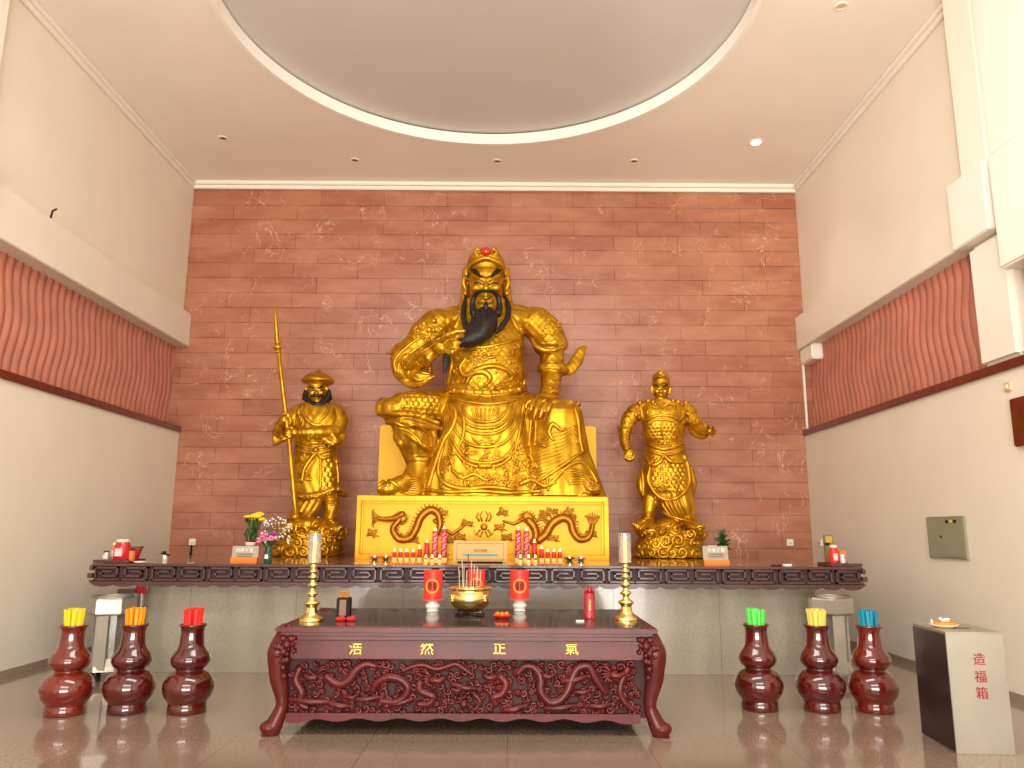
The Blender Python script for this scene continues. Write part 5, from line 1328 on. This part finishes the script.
# wave lines on the right knee robe
for j in range(13): g.drape([(541-j*1.3, 440+j*3.8), (552-j*.6, 433+j*4), (563, 431+j*3.5), (571, 427+j*3.0)], [.5, .8, .8, .4], .1)
g.drape([(541, 480), (556, 470), (572, 459), (583, 452)], [1.6, 1.6, 1.5, 1.2], .4); g.drape([(538, 488), (552, 482), (566, 468), (580, 462), (590, 470), (597, 482)], [1.4, 1.5, 1.6, 1.6, 1.5, 1.2], .3)
for j in range(7): g.drape([(560+j*1.5, 470+j*2.4), (570+j*1.4, 468+j*2.6), (582+j*.8, 470+j*2.2)], .8, .1)
g.drape([(553, 440), (549, 432), (553, 424), (561, 430), (566, 428)], [1.4, 2, 2.2, 1.4, .8], .3); g.drape([(545, 446), (538, 444), (532, 436)], [1.8, 1.4, .6], .2)
g.drape([(573, 404), (578, 420), (580, 440), (583, 452)], [1.4, 1.8, 1.8, 1.6], .2); g.drape([(541, 402), (551, 398), (565, 398), (574, 404)], [1.3, 1.5, 1.5, 1.2], .2)
for x, y in ((577, 432), (578, 441), (576, 424)): g.dcurl(x, y, 3, 1, 1)
g.drape([(520, 484), (532, 480), (544, 486), (556, 482)], [2, 2.4, 2.2, 1.2], .3); g.drape([(530, 492), (545, 474), (548, 490)], [1.6, 1.6, 1.2], .2)
# sleeve folds left, lion shoulder
for p in ([(430, 340), (415, 350), (400, 362), (398, 376)], [(436, 344), (420, 354), (410, 366), (408, 378)], [(425, 334), (408, 346), (395, 360), (396, 372)], [(418, 364), (421, 372), (430, 374)], [(410, 374), (418, 380), (426, 378)]): g.drape(p, [1, 1.5, 1.5, .9], .2)
for i in range(24):
    x, y = 428+rnd.uniform(-15, 14), 332+rnd.uniform(-9, 9); g.dcurl(x, y, rnd.uniform(2, 3.4), 1.1, rnd.choice((1, -1)), rnd.uniform(0, 6))
for x, y, r in ((424, 324, 3.2), (434, 321, 3.4), (429, 330, 3.6), (418, 331, 2.8), (441, 329, 3)): g.boss(x, y, r, 0)
for i in range(14):
    x, y = 550+rnd.uniform(-9, 10), 328+rnd.uniform(-9, 8); g.dcurl(x, y, rnd.uniform(2, 3), 1, rnd.choice((1, -1)), rnd.uniform(0, 6))
g.drape([(520, 328), (524, 340), (527, 350)], [1.4, 1.6, 1], .3); g.drape([(535, 334), (545, 341), (556, 339)], [.9, 1.1, .6], .2); g.drape([(541, 360), (552, 362), (563, 360)], .8, 0); g.drape([(543, 379), (551, 381), (560, 379)], .8, .1)
g.drape([(547, 384), (551, 382), (555, 384), (551, 388), (547, 384)], .7, .2)
# boots
for j in range(8): g.drape([(404-j*.4, 474+j*2.4), (413, 479+j*2.2), (425, 474+j*2.4)], [.5, .9, .5], .1)
g.dcurl(387, 483, 3.5, 1.2); g.drape([(378, 486), (386, 480), (395, 484), (404, 492)], [1.4, 1.6, 1.6, 1.2], .2); g.dcurl(592, 485, 3.5, 1.1)
g.drape([(399, 428), (410, 432), (419, 441), (426, 452)], [1.4, 1.6, 1.4, .8], .2); g.drape([(392, 421), (404, 426), (416, 425), (426, 432)], 1.3, .2)
body = g.finish('gilded_body', GOLD, root, pzt+.012)
# jewel, brows, beard
MB().ell(g.V(486, 251.5, .38), (k*4.8, k*3.6, k*4.5)).build('red_cap_jewel', JEWEL, root, smooth='all')['label'] = 'red round jewel'
def black(name, lab, paths, parent, s, lift=.3, m=BLACKP):
    b = MB()
    for pts, r in paths: s.drape(pts, r, lift, 8, 6, b)
    o = b.build(name, m, parent, smooth='all'); o['label'] = lab; return o
for q in (-1, 1):
    black('eyebrow', 'black painted eyebrow', [([(486+q*4.5, 277.5), (486+q*8, 274.5), (486+q*11.5, 270.8), (486+q*14.6, 270.5)], [.7, 1.7, 2.2, 1.0])], root, g)
    black('eyeliner', 'thin dark eye line', [([(486+q*3.5, 284.6), (486+q*7.5, 282.8), (486+q*12.5, 283)], [.45, .75, .4])], root, g, .2, BLACKP)
    o = MB().tube([g.V(486+q*17, 268.5, .22), g.V(486+q*18.4, 278, .2)], [k*.9, k*.9], 6).build('sideburn', BLACKP, root, smooth='all')
def beard():
    b = MB()
    bb = Sculpt(GY, 320); bb.b = MB()
    c0 = fr
    bb.T([(485, 291, c0+.2), (480, 291.5, c0+.14), (475, 295, c0+.04), (472.6, 304, c0-.0), (474, 314, c0+.04)], [1.3, 2.0, 2.4, 3, 4], 10)
    bb.T([(487, 291, c0+.2), (492, 291.5, c0+.14), (497, 295, c0+.04), (499.4, 304, c0-.0), (498, 314, c0+.04)], [1.3, 2.0, 2.4, 3, 4], 10)
    bb.T([(486, 314, c0-.06), (485.5, 319, c0+.0), (485, 325, c0+.08), (482, 331, c0+.16), (474, 338, c0+.26), (463, 341, c0+.3), (454, 341.5, c0+.3)], [9.5, 11.8, 12, 11.2, 8.8, 5.6, 3], 18, sm=7)
    bb.T([(489, 312, c0+.03), (490, 324, c0+.1), (482, 338, c0+.18), (468, 343.5, c0+.24), (455, 344, c0+.24)], [6, 6.6, 5.5, 4, 2.6], 12)
    bb.T([(476, 314, c0), (472, 325, c0+.1), (460, 336, c0+.22)], [3.4, 3.6, 3], 10)
    for i in range(16):                                   # strands
        t = i/15; x = 476+t*19
        bb.T([(x, 311+2*math.sin(PI*t), c0+.06+.08*math.sin(PI*t)), (x+.4, 320, c0+.2+.1*math.sin(PI*t)), (x-6+t*1, 332+t*4, c0+.28+.08*math.sin(PI*t)), (x-16-t*6, 338+t*5, c0+.34)], [1.0, 1.5, 1.4, .9], 6)
    me = remesh(bb.b, .0115, 0); me.materials.clear(); me.materials.append(BLACK); me.polygons.foreach_set('use_smooth', [True]*len(me.polygons))
    o = link('beard', me, root); o['label'] = 'long black beard swept to the left'
beard()
b = Sculpt(GY, 320)
b.T([(486, 302.5, fr+.04), (486, 305, fr+.1), (486, 311, fr+.08)], [1.2, 2.6, 3.2], 8)
b.b.build('lip_tuft', BLACK, root, smooth='all')
for q, pts in ((-1, [(466, 297, .1), (464, 306, .26), (463.6, 316, .38), (465, 326, .48), (467, 334, .56)]), (1, [(505, 297, .1), (508.5, 306, .26), (508, 316, .4), (503, 325, .5), (496, 332, .58)])):
    b = Sculpt(GY, 320); b.T(pts, [1.8, 2.5, 2.7, 2.5, 1.8], 10); o = b.b.build('side_lock', BLACK, root, smooth='all'); o['label'] = 'black hanging side lock'
b = Sculpt(GY, 360); b.T([(448, 347, .62), (446.5, 358, .54), (445.5, 367, .5), (443.6, 373, .48)], [3.4, 3.6, 2.6, .8], 10, .6); b.b.build('beard_tip', VERDI, root, smooth='all')['label'] = 'dark green beard tip below the hand'

# ---------------------------------------------------------------- helpers for the standing pair
def cloud_base(s, cx, y0, y1, w, rd, seed):
    rnd = random.Random(seed)
    s.L([(cx, y0+2, 0, w*.8, rd*.85), (cx, (y0+y1)/2, 0, w*.95, rd), (cx, y1, 0, w, rd)], n=48, sq=2.4)
def cloud_curls(s, cx, y0, y1, w, seed, n=26):
    rnd = random.Random(seed); spots = []
    for i in range(600):
        x = cx+rnd.uniform(-.95, .95)*w; y = rnd.uniform(y0+2, y1-2)
        if all((x-a)**2+(y-c)**2 > 74 for a, c in spots): spots.append((x, y))
        if len(spots) >= n: break
    for x, y in spots:
        r = rnd.uniform(5.5, 8); s.dcurl(x, y, r, 2.1, rnd.choice((1, -1)), rnd.uniform(0, 6), 1.4)
        s.drape([(x-r*1.6, y+r*.7), (x, y+r*.95), (x+r*1.6, y+r*.5)], [.7, 1.5, .6], .2)
        s.boss(x, y, 1.8, 0)

# ---------------------------------------------------------------- left standing statue with the long spear
LY = 11.3
z = Sculpt(LY, 450); k2 = z.k
rl = thing('spear_bearer_statue', 'gilded standing guardian statue with brimmed hat and long spear, left side', 'statue', (at(310, 556, LY).x, LY, az))
cloud_base(z, 309, 522, 557.5, 35, 30, 1)
z.E(287, 530, .35, 13, 8, 10); z.E(333, 533, .1, 14, 8, 16); z.E(309, 525, .2, 18, 10, 18); z.E(300, 518, .1, 12, 10, 14)
# torso, chest, belly
z.L([(316, 449, .0, 20, 15), (317, 436, .05, 21.5, 16), (318, 422, .06, 22, 16), (318, 410, .02, 21, 14), (317, 404, 0, 15, 11)], n=56, sq=2.3)
z.E(318, 409, .0, 25, 7.5, 12); z.E(317, 402, 0, 9, 5, 8)
# head with brimmed hat
zf = face(z, 316.5, 391, .04, 9, 12)
z.L([(318, 385, .03, 10.5, 11), (318, 382.5, .03, 16.5, 16), (318, 380.5, .03, 16.8, 16), (318, 378, .03, 14.6, 14), (318, 375, .03, 11, 10.5), (318, 373, .02, 6, 6)], n=40, sub=4)
z.E(318.5, 372.5, .05, 3.4, 2.8, 3.4); z.E(318, 377.5, .17, 5, 2.2, 3)
# right hand side (picture): upper arm, elbow, forearm folded across to the spear
z.T([(336, 411, .0), (340, 422, .04), (336, 432, .14)], [8.2, 8.6, 7.6], 14)
z.T([(336, 432, .16), (320, 432.5, .32), (302, 432.5, .42)], [7.2, 5.8, 4.8], 14)
z.T([(328, 426, .22), (334, 438, .26), (340, 441, .2), (344, 436, .12), (346.5, 432, .08)], [3, 3.6, 3.4, 2.2, 1], 10)
z.T([(322, 438, .3), (332, 443, .28), (341, 441, .2)], [2.4, 3, 2.2], 10)
z.E(294, 433, .46, 5.6, 4.6, 4.6); 
fingers(z, (295, 433, .47), [(288.5, 430, .5), (288, 432.5, .51), (288, 435, .5), (289.5, 437.4, .49)], [(285.5, 430.5, .4), (284.5, 433.5, .4), (285, 436, .4), (287.5, 438.4, .4)], 1.35, .5, .04)
z.T([(296, 430.5, .48), (291, 428, .53), (287.5, 428.5, .5)], [1.9, 1.6, 1.2], 8)
# left side (picture): upper arm out, forearm up to the spear
z.T([(299, 411, .0), (289, 424, .1), (281, 433, .22)], [8, 7, 6.5], 14)
z.T([(280, 434, .22), (279.5, 428, .34), (283, 422, .43)], [6.4, 5.4, 4.2], 12)
z.T([(276, 430, .25), (275, 440, .25), (273.5, 446, .22)], [3.6, 3.2, 1.2], 10); z.T([(276, 444, .24), (284, 439, .3), (291, 436, .28)], [2, 2.6, 2], 8)
z.E(284, 420, .44, 5.4, 4.6, 4.4)
fingers(z, (284, 420, .45), [(288, 415.6, .5), (289.6, 418.4, .51), (290, 421, .5), (289, 423.6, .49)], [(291.3, 416.6, .4), (292, 419.5, .4), (292, 422, .4), (291, 424.6, .4)], 1.35, .5, .04)
z.T([(282, 417, .46), (284, 413.6, .52), (288, 413.6, .5)], [1.9, 1.6, 1.2], 8)
# armour skirt
z.L([(316, 446, .02, 20.5, 16), (316, 462, .04, 22.5, 18), (316, 480, .04, 23.5, 19), (316, 494, .04, 24, 19.5), (316, 497, .03, 20, 16)], n=64, sq=2.4)
z.T([(291, 490, .2), (300, 497, .3), (314, 496, .33), (325, 493, .3), (338, 489, .22), (346, 494, .1)], [2, 2.8, 3, 2.6, 2.2, 1.6], 10)
z.T([(338, 489, .0), (344, 494, -.05), (345, 496, -.1)], [3, 3.6, 2], 8)
# legs and boots
z.T([(329, 494, .08), (331, 506, .14), (331, 518, .14)], [8.4, 8, 6.4], 14); z.L([(331, 514, .14, 7, 8), (331, 524, .15, 7.4, 9), (331, 531, .18, 8.4, 11)], n=28)
z.T([(331, 525, .2), (334, 528, .38), (337, 530, .5)], [6.4, 5.6, 4], 12); z.T([(340, 529, .44), (342.5, 526, .48)], [3, 1.8], 8)
z.T([(306, 494, .1), (301, 508, .18), (297, 520, .2)], [9, 8, 6.4], 14); z.T([(297, 521, .24), (292, 525, .4), (289, 527, .48)], [6.2, 5, 4], 12)
z.T([(323, 494, .22), (316, 507, .32), (306, 518, .34)], [3, 4, 2.4], 10); z.T([(317, 494, .24), (309, 508, .32), (300, 520, .3)], [3, 3.6, 2], 10); z.T([(311, 494, .22), (300, 512, .3)], [3, 2.2], 10)
def zdisp(co, no):
    f = lambda x: at(x, 470, LY-.3).x; h = lambda y: at(316, y, LY-.3).z
    d = scale_relief(0, 0, 0, 0, .075, .07, .016, 0, 0, co, box_mask(co, no, f(320), f(338), h(492), h(455)))
    return d+.003*np.sin(co[:, 0]*50+3*np.sin(co[:, 2]*9))*(co[:, 2] > h(530))*(co[:, 2] < h(398))
z.stage(.0115, 1, zdisp, az+.002)
rnd = random.Random(9)
z.drape([(303, 402), (303, 414), (312, 424), (322, 425)], [1.4, 1.8, 1.8, 1.2], .2); z.drape([(307, 403), (310, 412), (316, 420)], 1.1, .2); z.drape([(330, 403), (326, 414), (316, 424)], [1.3, 1.6, 1.2], .2)
for j in range(4): z.drape([(300+j*1.2, 405+j*4), (298+j*1.5, 414+j*4)], .9, .1)
z.drape([(296, 448), (306, 452), (318, 453), (330, 450), (338, 446)], 1.7, .2); z.drape([(297, 443), (306, 447), (320, 448), (334, 444)], 1.3, .2)
z.boss(316, 450, 3.4, 0); z.drape([(316, 453), (310, 460), (304, 470), (302, 482)], [2, 2.2, 2, 1.4], .3); z.drape([(318, 453), (322, 458), (330, 456), (336, 452)], [1.6, 2, 1.8, 1], .3)
for i in range(16): z.dcurl(305+rnd.uniform(-9, 9), 467+rnd.uniform(-12, 14), rnd.uniform(2, 3.4), 1.0, rnd.choice((1, -1)), rnd.uniform(0, 6))
for i in range(14): z.dcurl(298+i*3.0, 495+rnd.uniform(-1.2, 1.2), 2.2, 1.1, 1, rnd.uniform(0, 6))
for i in range(8): z.dcurl(316+rnd.uniform(-10, 10), 441+rnd.uniform(-4, 4), 2, .8, 1, rnd.uniform(0, 6))
z.drape([(320, 456), (321, 470), (320, 490)], 1.2, .2); z.drape([(336, 458), (338, 474), (338, 490)], 1.2, .2)
for j in range(3): z.drape([(325, 499+j*2), (332, 501+j*2), (337, 498+j*2)], .8, .1); z.drape([(325, 517+j*2.4), (331, 518+j*2.4), (337, 516+j*2.4)], .9, .1)
z.dcurl(318, 519, 8, 2, -1, 2, 1.6); z.dcurl(286, 534, 7, 1.6, 1, 1, 1.5)
for i in range(10): a = -2.6+i*.24; z.drape([(288, 530), (288+9*math.cos(a), 530+9*math.sin(a)), (288+13*math.cos(a+.2), 530+13*math.sin(a+.2))], [1.2, 1, .5], .3)
cloud_curls(z, 309, 524, 556, 34, 4, 30)
z.finish('gilded_body', GOLD, rl, az+.002)
b = MB(); sd = .47
b.tube([z.V(277.6, 343, sd), z.V(283, 392, sd), z.V(289, 440, sd), z.V(294.5, 500, sd-.02), z.V(296.5, 521, sd-.05)], [k2*2.0, k2*2.1, k2*2.2, k2*2.1, k2*2.2], 14)
b.ell(z.V(277.8, 347.5, sd), (k2*4.4, k2*4.4, k2*3)); b.ell(z.V(277.6, 342.5, sd), (k2*3, k2*3, k2*2.2)); b.ell(z.V(277.9, 352, sd), (k2*3, k2*3, k2*1.8)); b.ell(z.V(295, 517, sd-.04), (k2*4, k2*4, k2*3))
b.tube([z.V(277.4, 343, sd), z.V(275.6, 318, sd), z.V(274.8, 304.5, sd)], [k2*2.3, k2*1.9, k2*.4], 8)
b.build('spear', GOLD, rl, smooth='all')
def zbeard():
    s = Sculpt(LY, 395); rnd = random.Random(3)
    for i in range(150):
        t = rnd.uniform(0, 1); a = PI*t; x = 317-12.5*math.cos(a); y = 395+9.5*math.sin(a); 
        x += rnd.uniform(-1.5, 1.5); y += rnd.uniform(-2, 2); dd = zf-.02-.13*abs(math.cos(a))-(.0)
        s.b.ell(s.V(x, y, dd+rnd.uniform(-.03, .02)), rnd.uniform(1.3, 2.1)*s.k, None, 8, 6)
    s.T([(306, 391, .02), (307.5, 399, zf-.1), (312, 403.5, zf-.03), (317, 404.5, zf), (322, 403.5, zf-.03), (327, 399, zf-.1), (328.5, 391, .02)], [2.6, 3.2, 3, 3, 3, 3.2, 2.6], 10)
    s.T([(310.5, 396.5, zf-.0), (314, 395.6, zf+.06), (317, 396.6, zf+.07), (320, 395.6, zf+.06), (323.5, 396.5, zf-.0)], [1.1, 1.3, .9, 1.3, 1.1], 8)
    me = remesh(s.b, .0125, 0); me.materials.clear(); me.materials.append(BLACK)
    o = link('beard', me, rl); o['label'] = 'curly black beard'
zbeard()
for q in (-1, 1): black('eyebrow', 'black painted eyebrow', [([(316.5+q*1.6, 389), (316.5+q*4, 387.2), (316.5+q*7, 386)], [.5, .9, .5])], rl, z, .2)
for q in (-1, 1): black('eye', 'dark painted eye', [([(316.5+q*2, 391), (316.5+q*3.6, 390.5), (316.5+q*5.4, 390.6)], [.3, .45, .3])], rl, z, .1)

# ---------------------------------------------------------------- right standing statue in helmet and armour
h_ = Sculpt(LY, 450)
rr_ = thing('helmeted_guard_statue', 'gilded standing guard statue in cap and scale armour, right side', 'statue', (at(668, 556, LY).x, LY, az))
s = h_
cloud_base(s, 669, 528, 557.5, 35, 28, 2)
s.E(650, 532, .2, 14, 6, 14); s.E(692, 535, .2, 15, 6, 14); s.E(668, 526, .1, 14, 8, 14)
s.L([(666, 449, .0, 18, 13), (664, 440, .02, 19.5, 14), (664, 425, .05, 22, 15), (663, 412, .04, 22.5, 14.5), (662, 404, .0, 20, 12), (661, 400, 0, 11, 9)], n=56, sq=2.3)
s.E(662, 406, .0, 27, 7, 11); s.E(661, 399, 0, 7, 5, 7)
hf = face(s, 661, 389.5, .03, 8, 11)
s.L([(661, 387, .02, 8.8, 9.2), (661, 382, .02, 9, 9.6), (660.5, 376, .02, 8.2, 8.6), (660.5, 372.5, .0, 5, 5.6)], n=36, sub=4)
s.T([(652.5, 383.5, .1), (657, 383, .19), (661, 382.6, .21), (665, 383, .19), (669.5, 383.5, .1)], [1, 1.2, 1.3, 1.2, 1], 8); s.T([(654, 378, .1), (661, 376.6, .18), (668, 378, .1)], 1.1, 8); s.E(660.5, 372.8, .1, 3, 2, 3)
# arm on the left of the picture
s.T([(638, 409, .0), (630, 418, .02), (626, 428, .03)], [8, 8.2, 6.8], 14); s.E(634, 414, .02, 9, 7, 9, (0, .7, 0))
s.T([(626, 427, .03), (624.5, 440, .12), (627.5, 450, .2)], [6.2, 5.4, 4.4], 12)
s.T([(624, 425, .05), (620, 427, .03), (617.5, 427.5, .02)], [3.2, 2, .8], 8); s.L([(625, 429, .05, 7.2, 8), (625, 432, .06, 7, 7.6)], n=24, sub=2)
s.E(629, 454, .24, 4.8, 5, 4.4)
fingers(s, (629, 453, .24), [(625, 456, .3), (627.5, 457.5, .31), (630, 458, .31), (632.5, 457, .3)], [(625.6, 460, .24), (628, 461.6, .25), (630.6, 461.8, .25), (633, 460.4, .24)], 1.3, .5, .05)
s.T([(632, 451, .26), (634.5, 454, .31), (633, 458, .33)], [1.7, 1.5, 1.1], 8)
# arm on the right, reaching out
s.T([(685, 409, .0), (692, 420, .06), (696, 427, .14)], [8, 7.8, 6.4], 14); s.E(689, 414, .02, 9, 7, 9, (0, -.7, 0))
s.T([(696, 428, .15), (703, 431, .3), (708, 432.5, .4)], [6, 5.2, 3.6], 12)
s.T([(690, 428, .1), (696, 435, .22), (704, 437, .32), (708, 434, .36)], [3, 3, 2.4, 1.4], 10); s.T([(700, 420, .16), (705, 426, .3), (706, 430, .36)], [2.4, 2.4, 1.6], 8)
s.E(710, 431.5, .44, 4.2, 3.4, 4)
fingers(s, (710, 431.5, .44), [(712.5, 428.5, .5), (713.6, 430.6, .52), (713.6, 433, .51), (712.6, 435.4, .5)], [(713.6, 425.6, .6), (717, 430, .62), (716.4, 434.4, .6), (713.6, 438, .58)], 1.2, .5, .02)
s.T([(708, 430, .46), (708, 426.6, .52), (710, 423.6, .56)], [1.6, 1.4, 1], 8)
# skirt and drapery
s.L([(665, 446, .02, 18.5, 14), (665, 456, .03, 21, 16), (666, 472, .04, 24, 18), (667, 486, .04, 25, 19), (668, 498, .04, 23, 17), (669, 502, .03, 18, 14)], n=64, sq=2.3)
s.L([(673, 488, .1, 18, 15), (676, 502, .12, 18, 14), (680, 514, .12, 15, 12), (684, 522, .12, 10, 10)], n=48, rip=lambda a, t: 1+.05*math.sin(10*a))
s.T([(643, 470, .0), (641, 486, .05), (645, 500, .08)], [4, 4.6, 2.4], 10); s.T([(690, 468, .0), (693, 482, .0), (691, 500, .05)], [3.4, 4, 2.4], 10)
# legs
s.T([(652, 490, .06), (650, 504, .12), (648, 516, .14)], [8.6, 7.6, 5.6], 14); s.L([(648.5, 512, .13, 6.4, 7), (647, 522, .15, 7, 9), (645, 528, .2, 8, 11)], n=28)
s.T([(645, 524, .26), (640, 526, .42), (637, 527, .5)], [6, 5, 3.8], 12); s.T([(635, 526, .48), (633, 523.5, .52)], [2.8, 1.6], 8)
s.T([(685, 506, .1), (687, 516, .12), (689, 522, .16)], [7, 6, 5.6], 12); s.T([(688, 522, .2), (695, 526, .38), (700, 529, .48)], [6.4, 5.4, 4], 12); s.T([(701, 528, .46), (704, 524.5, .5)], [3, 1.6], 8)
def hdisp(co, no):
    f = lambda x: at(x, 470, LY-.3).x; q = lambda y: at(664, y, LY-.3).z
    d = scale_relief(0, 0, 0, 0, .07, .06, .016, 0, 0, co, box_mask(co, no, f(650), f(688), q(494), q(457)))
    return d+scale_relief(0, 0, 0, 0, .06, .05, .012, 0, 0, co, box_mask(co, no, f(648), f(681), q(440), q(421)))
s.stage(.0115, 1, hdisp, az+.002)
rnd = random.Random(17)
s.drape([(640, 405), (644, 420), (652, 417), (662, 415), (674, 417), (681, 420), (686, 405)], 1.4, .2); s.drape([(662, 415), (662, 436)], 1.1, .2); s.drape([(648, 424), (655, 420), (668, 420), (677, 424), (682, 436)], 1.3, .2)
s.drape([(646, 443), (655, 447), (664, 449), (674, 447), (684, 442)], 2.0, .2); s.drape([(645, 449), (655, 453), (664, 455), (676, 453), (686, 448)], 1.5, .2)
for i in range(14): s.dcurl(668+rnd.uniform(-9, 9), 440+rnd.uniform(-6, 5), rnd.uniform(1.8, 2.8), 1, rnd.choice((1, -1)), rnd.uniform(0, 6))
for i in range(22): s.dcurl(634+rnd.uniform(-8, 7), 416+rnd.uniform(-8, 9), rnd.uniform(1.6, 2.6), 1.1, rnd.choice((1, -1)), rnd.uniform(0, 6))
for i in range(18): s.dcurl(689+rnd.uniform(-6, 6), 414+rnd.uniform(-7, 8), rnd.uniform(1.6, 2.6), 1.1, rnd.choice((1, -1)), rnd.uniform(0, 6))
for i in range(26): s.dcurl(661+rnd.uniform(-15, 15), 408+rnd.uniform(-3, 6), rnd.uniform(1.5, 2.4), .8, rnd.choice((1, -1)), rnd.uniform(0, 6))
for i in range(20): s.dcurl(666+rnd.uniform(-15, 15), 473+rnd.uniform(-12, 16), rnd.uniform(1.5, 2.4), .7, rnd.choice((1, -1)), rnd.uniform(0, 6))
for x, y in ((648, 401), (653, 402), (673, 401), (678, 402), (640, 403), (686, 403)): s.boss(x, y, 2.6, 0)
s.drape([(645, 456), (650, 466), (648, 480), (656, 494), (668, 500), (680, 496), (689, 484), (688, 466), (684, 456)], 1.7, .2)
s.drape([(664, 455), (660, 462), (650, 466), (642, 462)], [1.8, 2, 1.8, 1], .2); s.drape([(664, 455), (670, 461), (680, 462), (690, 458)], [1.8, 2, 1.8, 1], .2)
for j in range(6): s.drape([(660+j*4, 497), (664+j*4, 507), (672+j*3.4, 518)], [1, 1.5, .9], .2)
s.drape([(655, 497), (657, 506), (668, 515), (684, 520)], [1.3, 1.6, 1.6, 1], .2); s.drape([(641, 462), (643, 480), (643, 496)], [1.2, 1.6, 1], .2)
for i in range(12): s.dcurl(667+rnd.uniform(-14, 14), 487+rnd.uniform(-5, 7), 2.2, .9, rnd.choice((1, -1)), rnd.uniform(0, 6))
for j in range(4): s.drape([(642, 511+j*3), (648, 513+j*3), (655, 511+j*3)], .8, .1)
for j in range(5): s.drape([(619.5, 435+j*3), (625, 436.5+j*3), (631, 435+j*3)], .7, .1)
cloud_curls(s, 669, 527, 556, 34, 8, 28)
for j in range(6): s.drape([(640+j*11, 529), (646+j*11, 526), (652+j*11, 530)], [1.2, 1.8, 1], .2)
s.finish('gilded_body', GOLD, rr_, az+.002)
for q in (-1, 1): black('eyebrow', 'black painted eyebrow', [([(661+q*1.4, 387.6), (661+q*3.8, 386), (661+q*7, 384.8)], [.5, .9, .5])], rr_, s, .2)
for q in (-1, 1): black('eye', 'dark painted eye', [([(661+q*1.6, 389.6), (661+q*3.2, 389.1), (661+q*5, 389.2)], [.3, .45, .3])], rr_, s, .1)

# ================================================================== LIGHT
w = bpy.data.worlds.new('sky'); S.world = w; w.use_nodes = True
bg = w.node_tree.nodes['Background']; bg.inputs[0].default_value = (1.0, .95, .88, 1); bg.inputs[1].default_value = 1.2
def area(name, loc, target, sx, sy, power, col=(1, .945, .86)):
    l = bpy.data.lights.new(name, 'AREA'); l.shape = 'RECTANGLE'; l.size = sx; l.size_y = sy; l.energy = power; l.color = col
    o = bpy.data.objects.new(name, l); COL.objects.link(o); o.location = loc
    o.rotation_euler = (Vector(target)-Vector(loc)).to_track_quat('-Z', 'Y').to_euler(); return o
area('window_light', (-.3, Y0+.3, 5.6), (-.3, 9, 1.2), 7.5, 2.2, 400)
area('overhead_fill', (-.3, 3.6, 7.6), (-.3, 9, 3.0), 6.0, 2.0, 330)  # added area lamp over an unseen ceiling opening, for steeper light
area('entrance_light', (-.3, Y0-.5, 1.9), (-.3, 8, 1.6), 7.5, 3.2, 130)
area('forecourt_bounce', (0, Y0-1.2, .3), (.8, 7, 7), 8, 2.2, 1350)
l = bpy.data.lights.new('forecourt_glare', 'SPOT'); l.energy = 2600; l.spot_size = .42; l.spot_blend = .6; l.shadow_soft_size = .3; l.color = (1, .93, .84)
lo = bpy.data.objects.new('forecourt_glare', l); COL.objects.link(lo); lo.location = (-2.5, -5.5, .8); lo.rotation_euler = (Vector((4.6, 9.0, 6.9))-Vector(lo.location)).to_track_quat('-Z', 'Y').to_euler()
S.view_settings.view_transform = 'Standard'; S.view_settings.look = 'None'; S.view_settings.gamma = 1; S.view_settings.exposure = .1
S.view_settings.use_curve_mapping = False
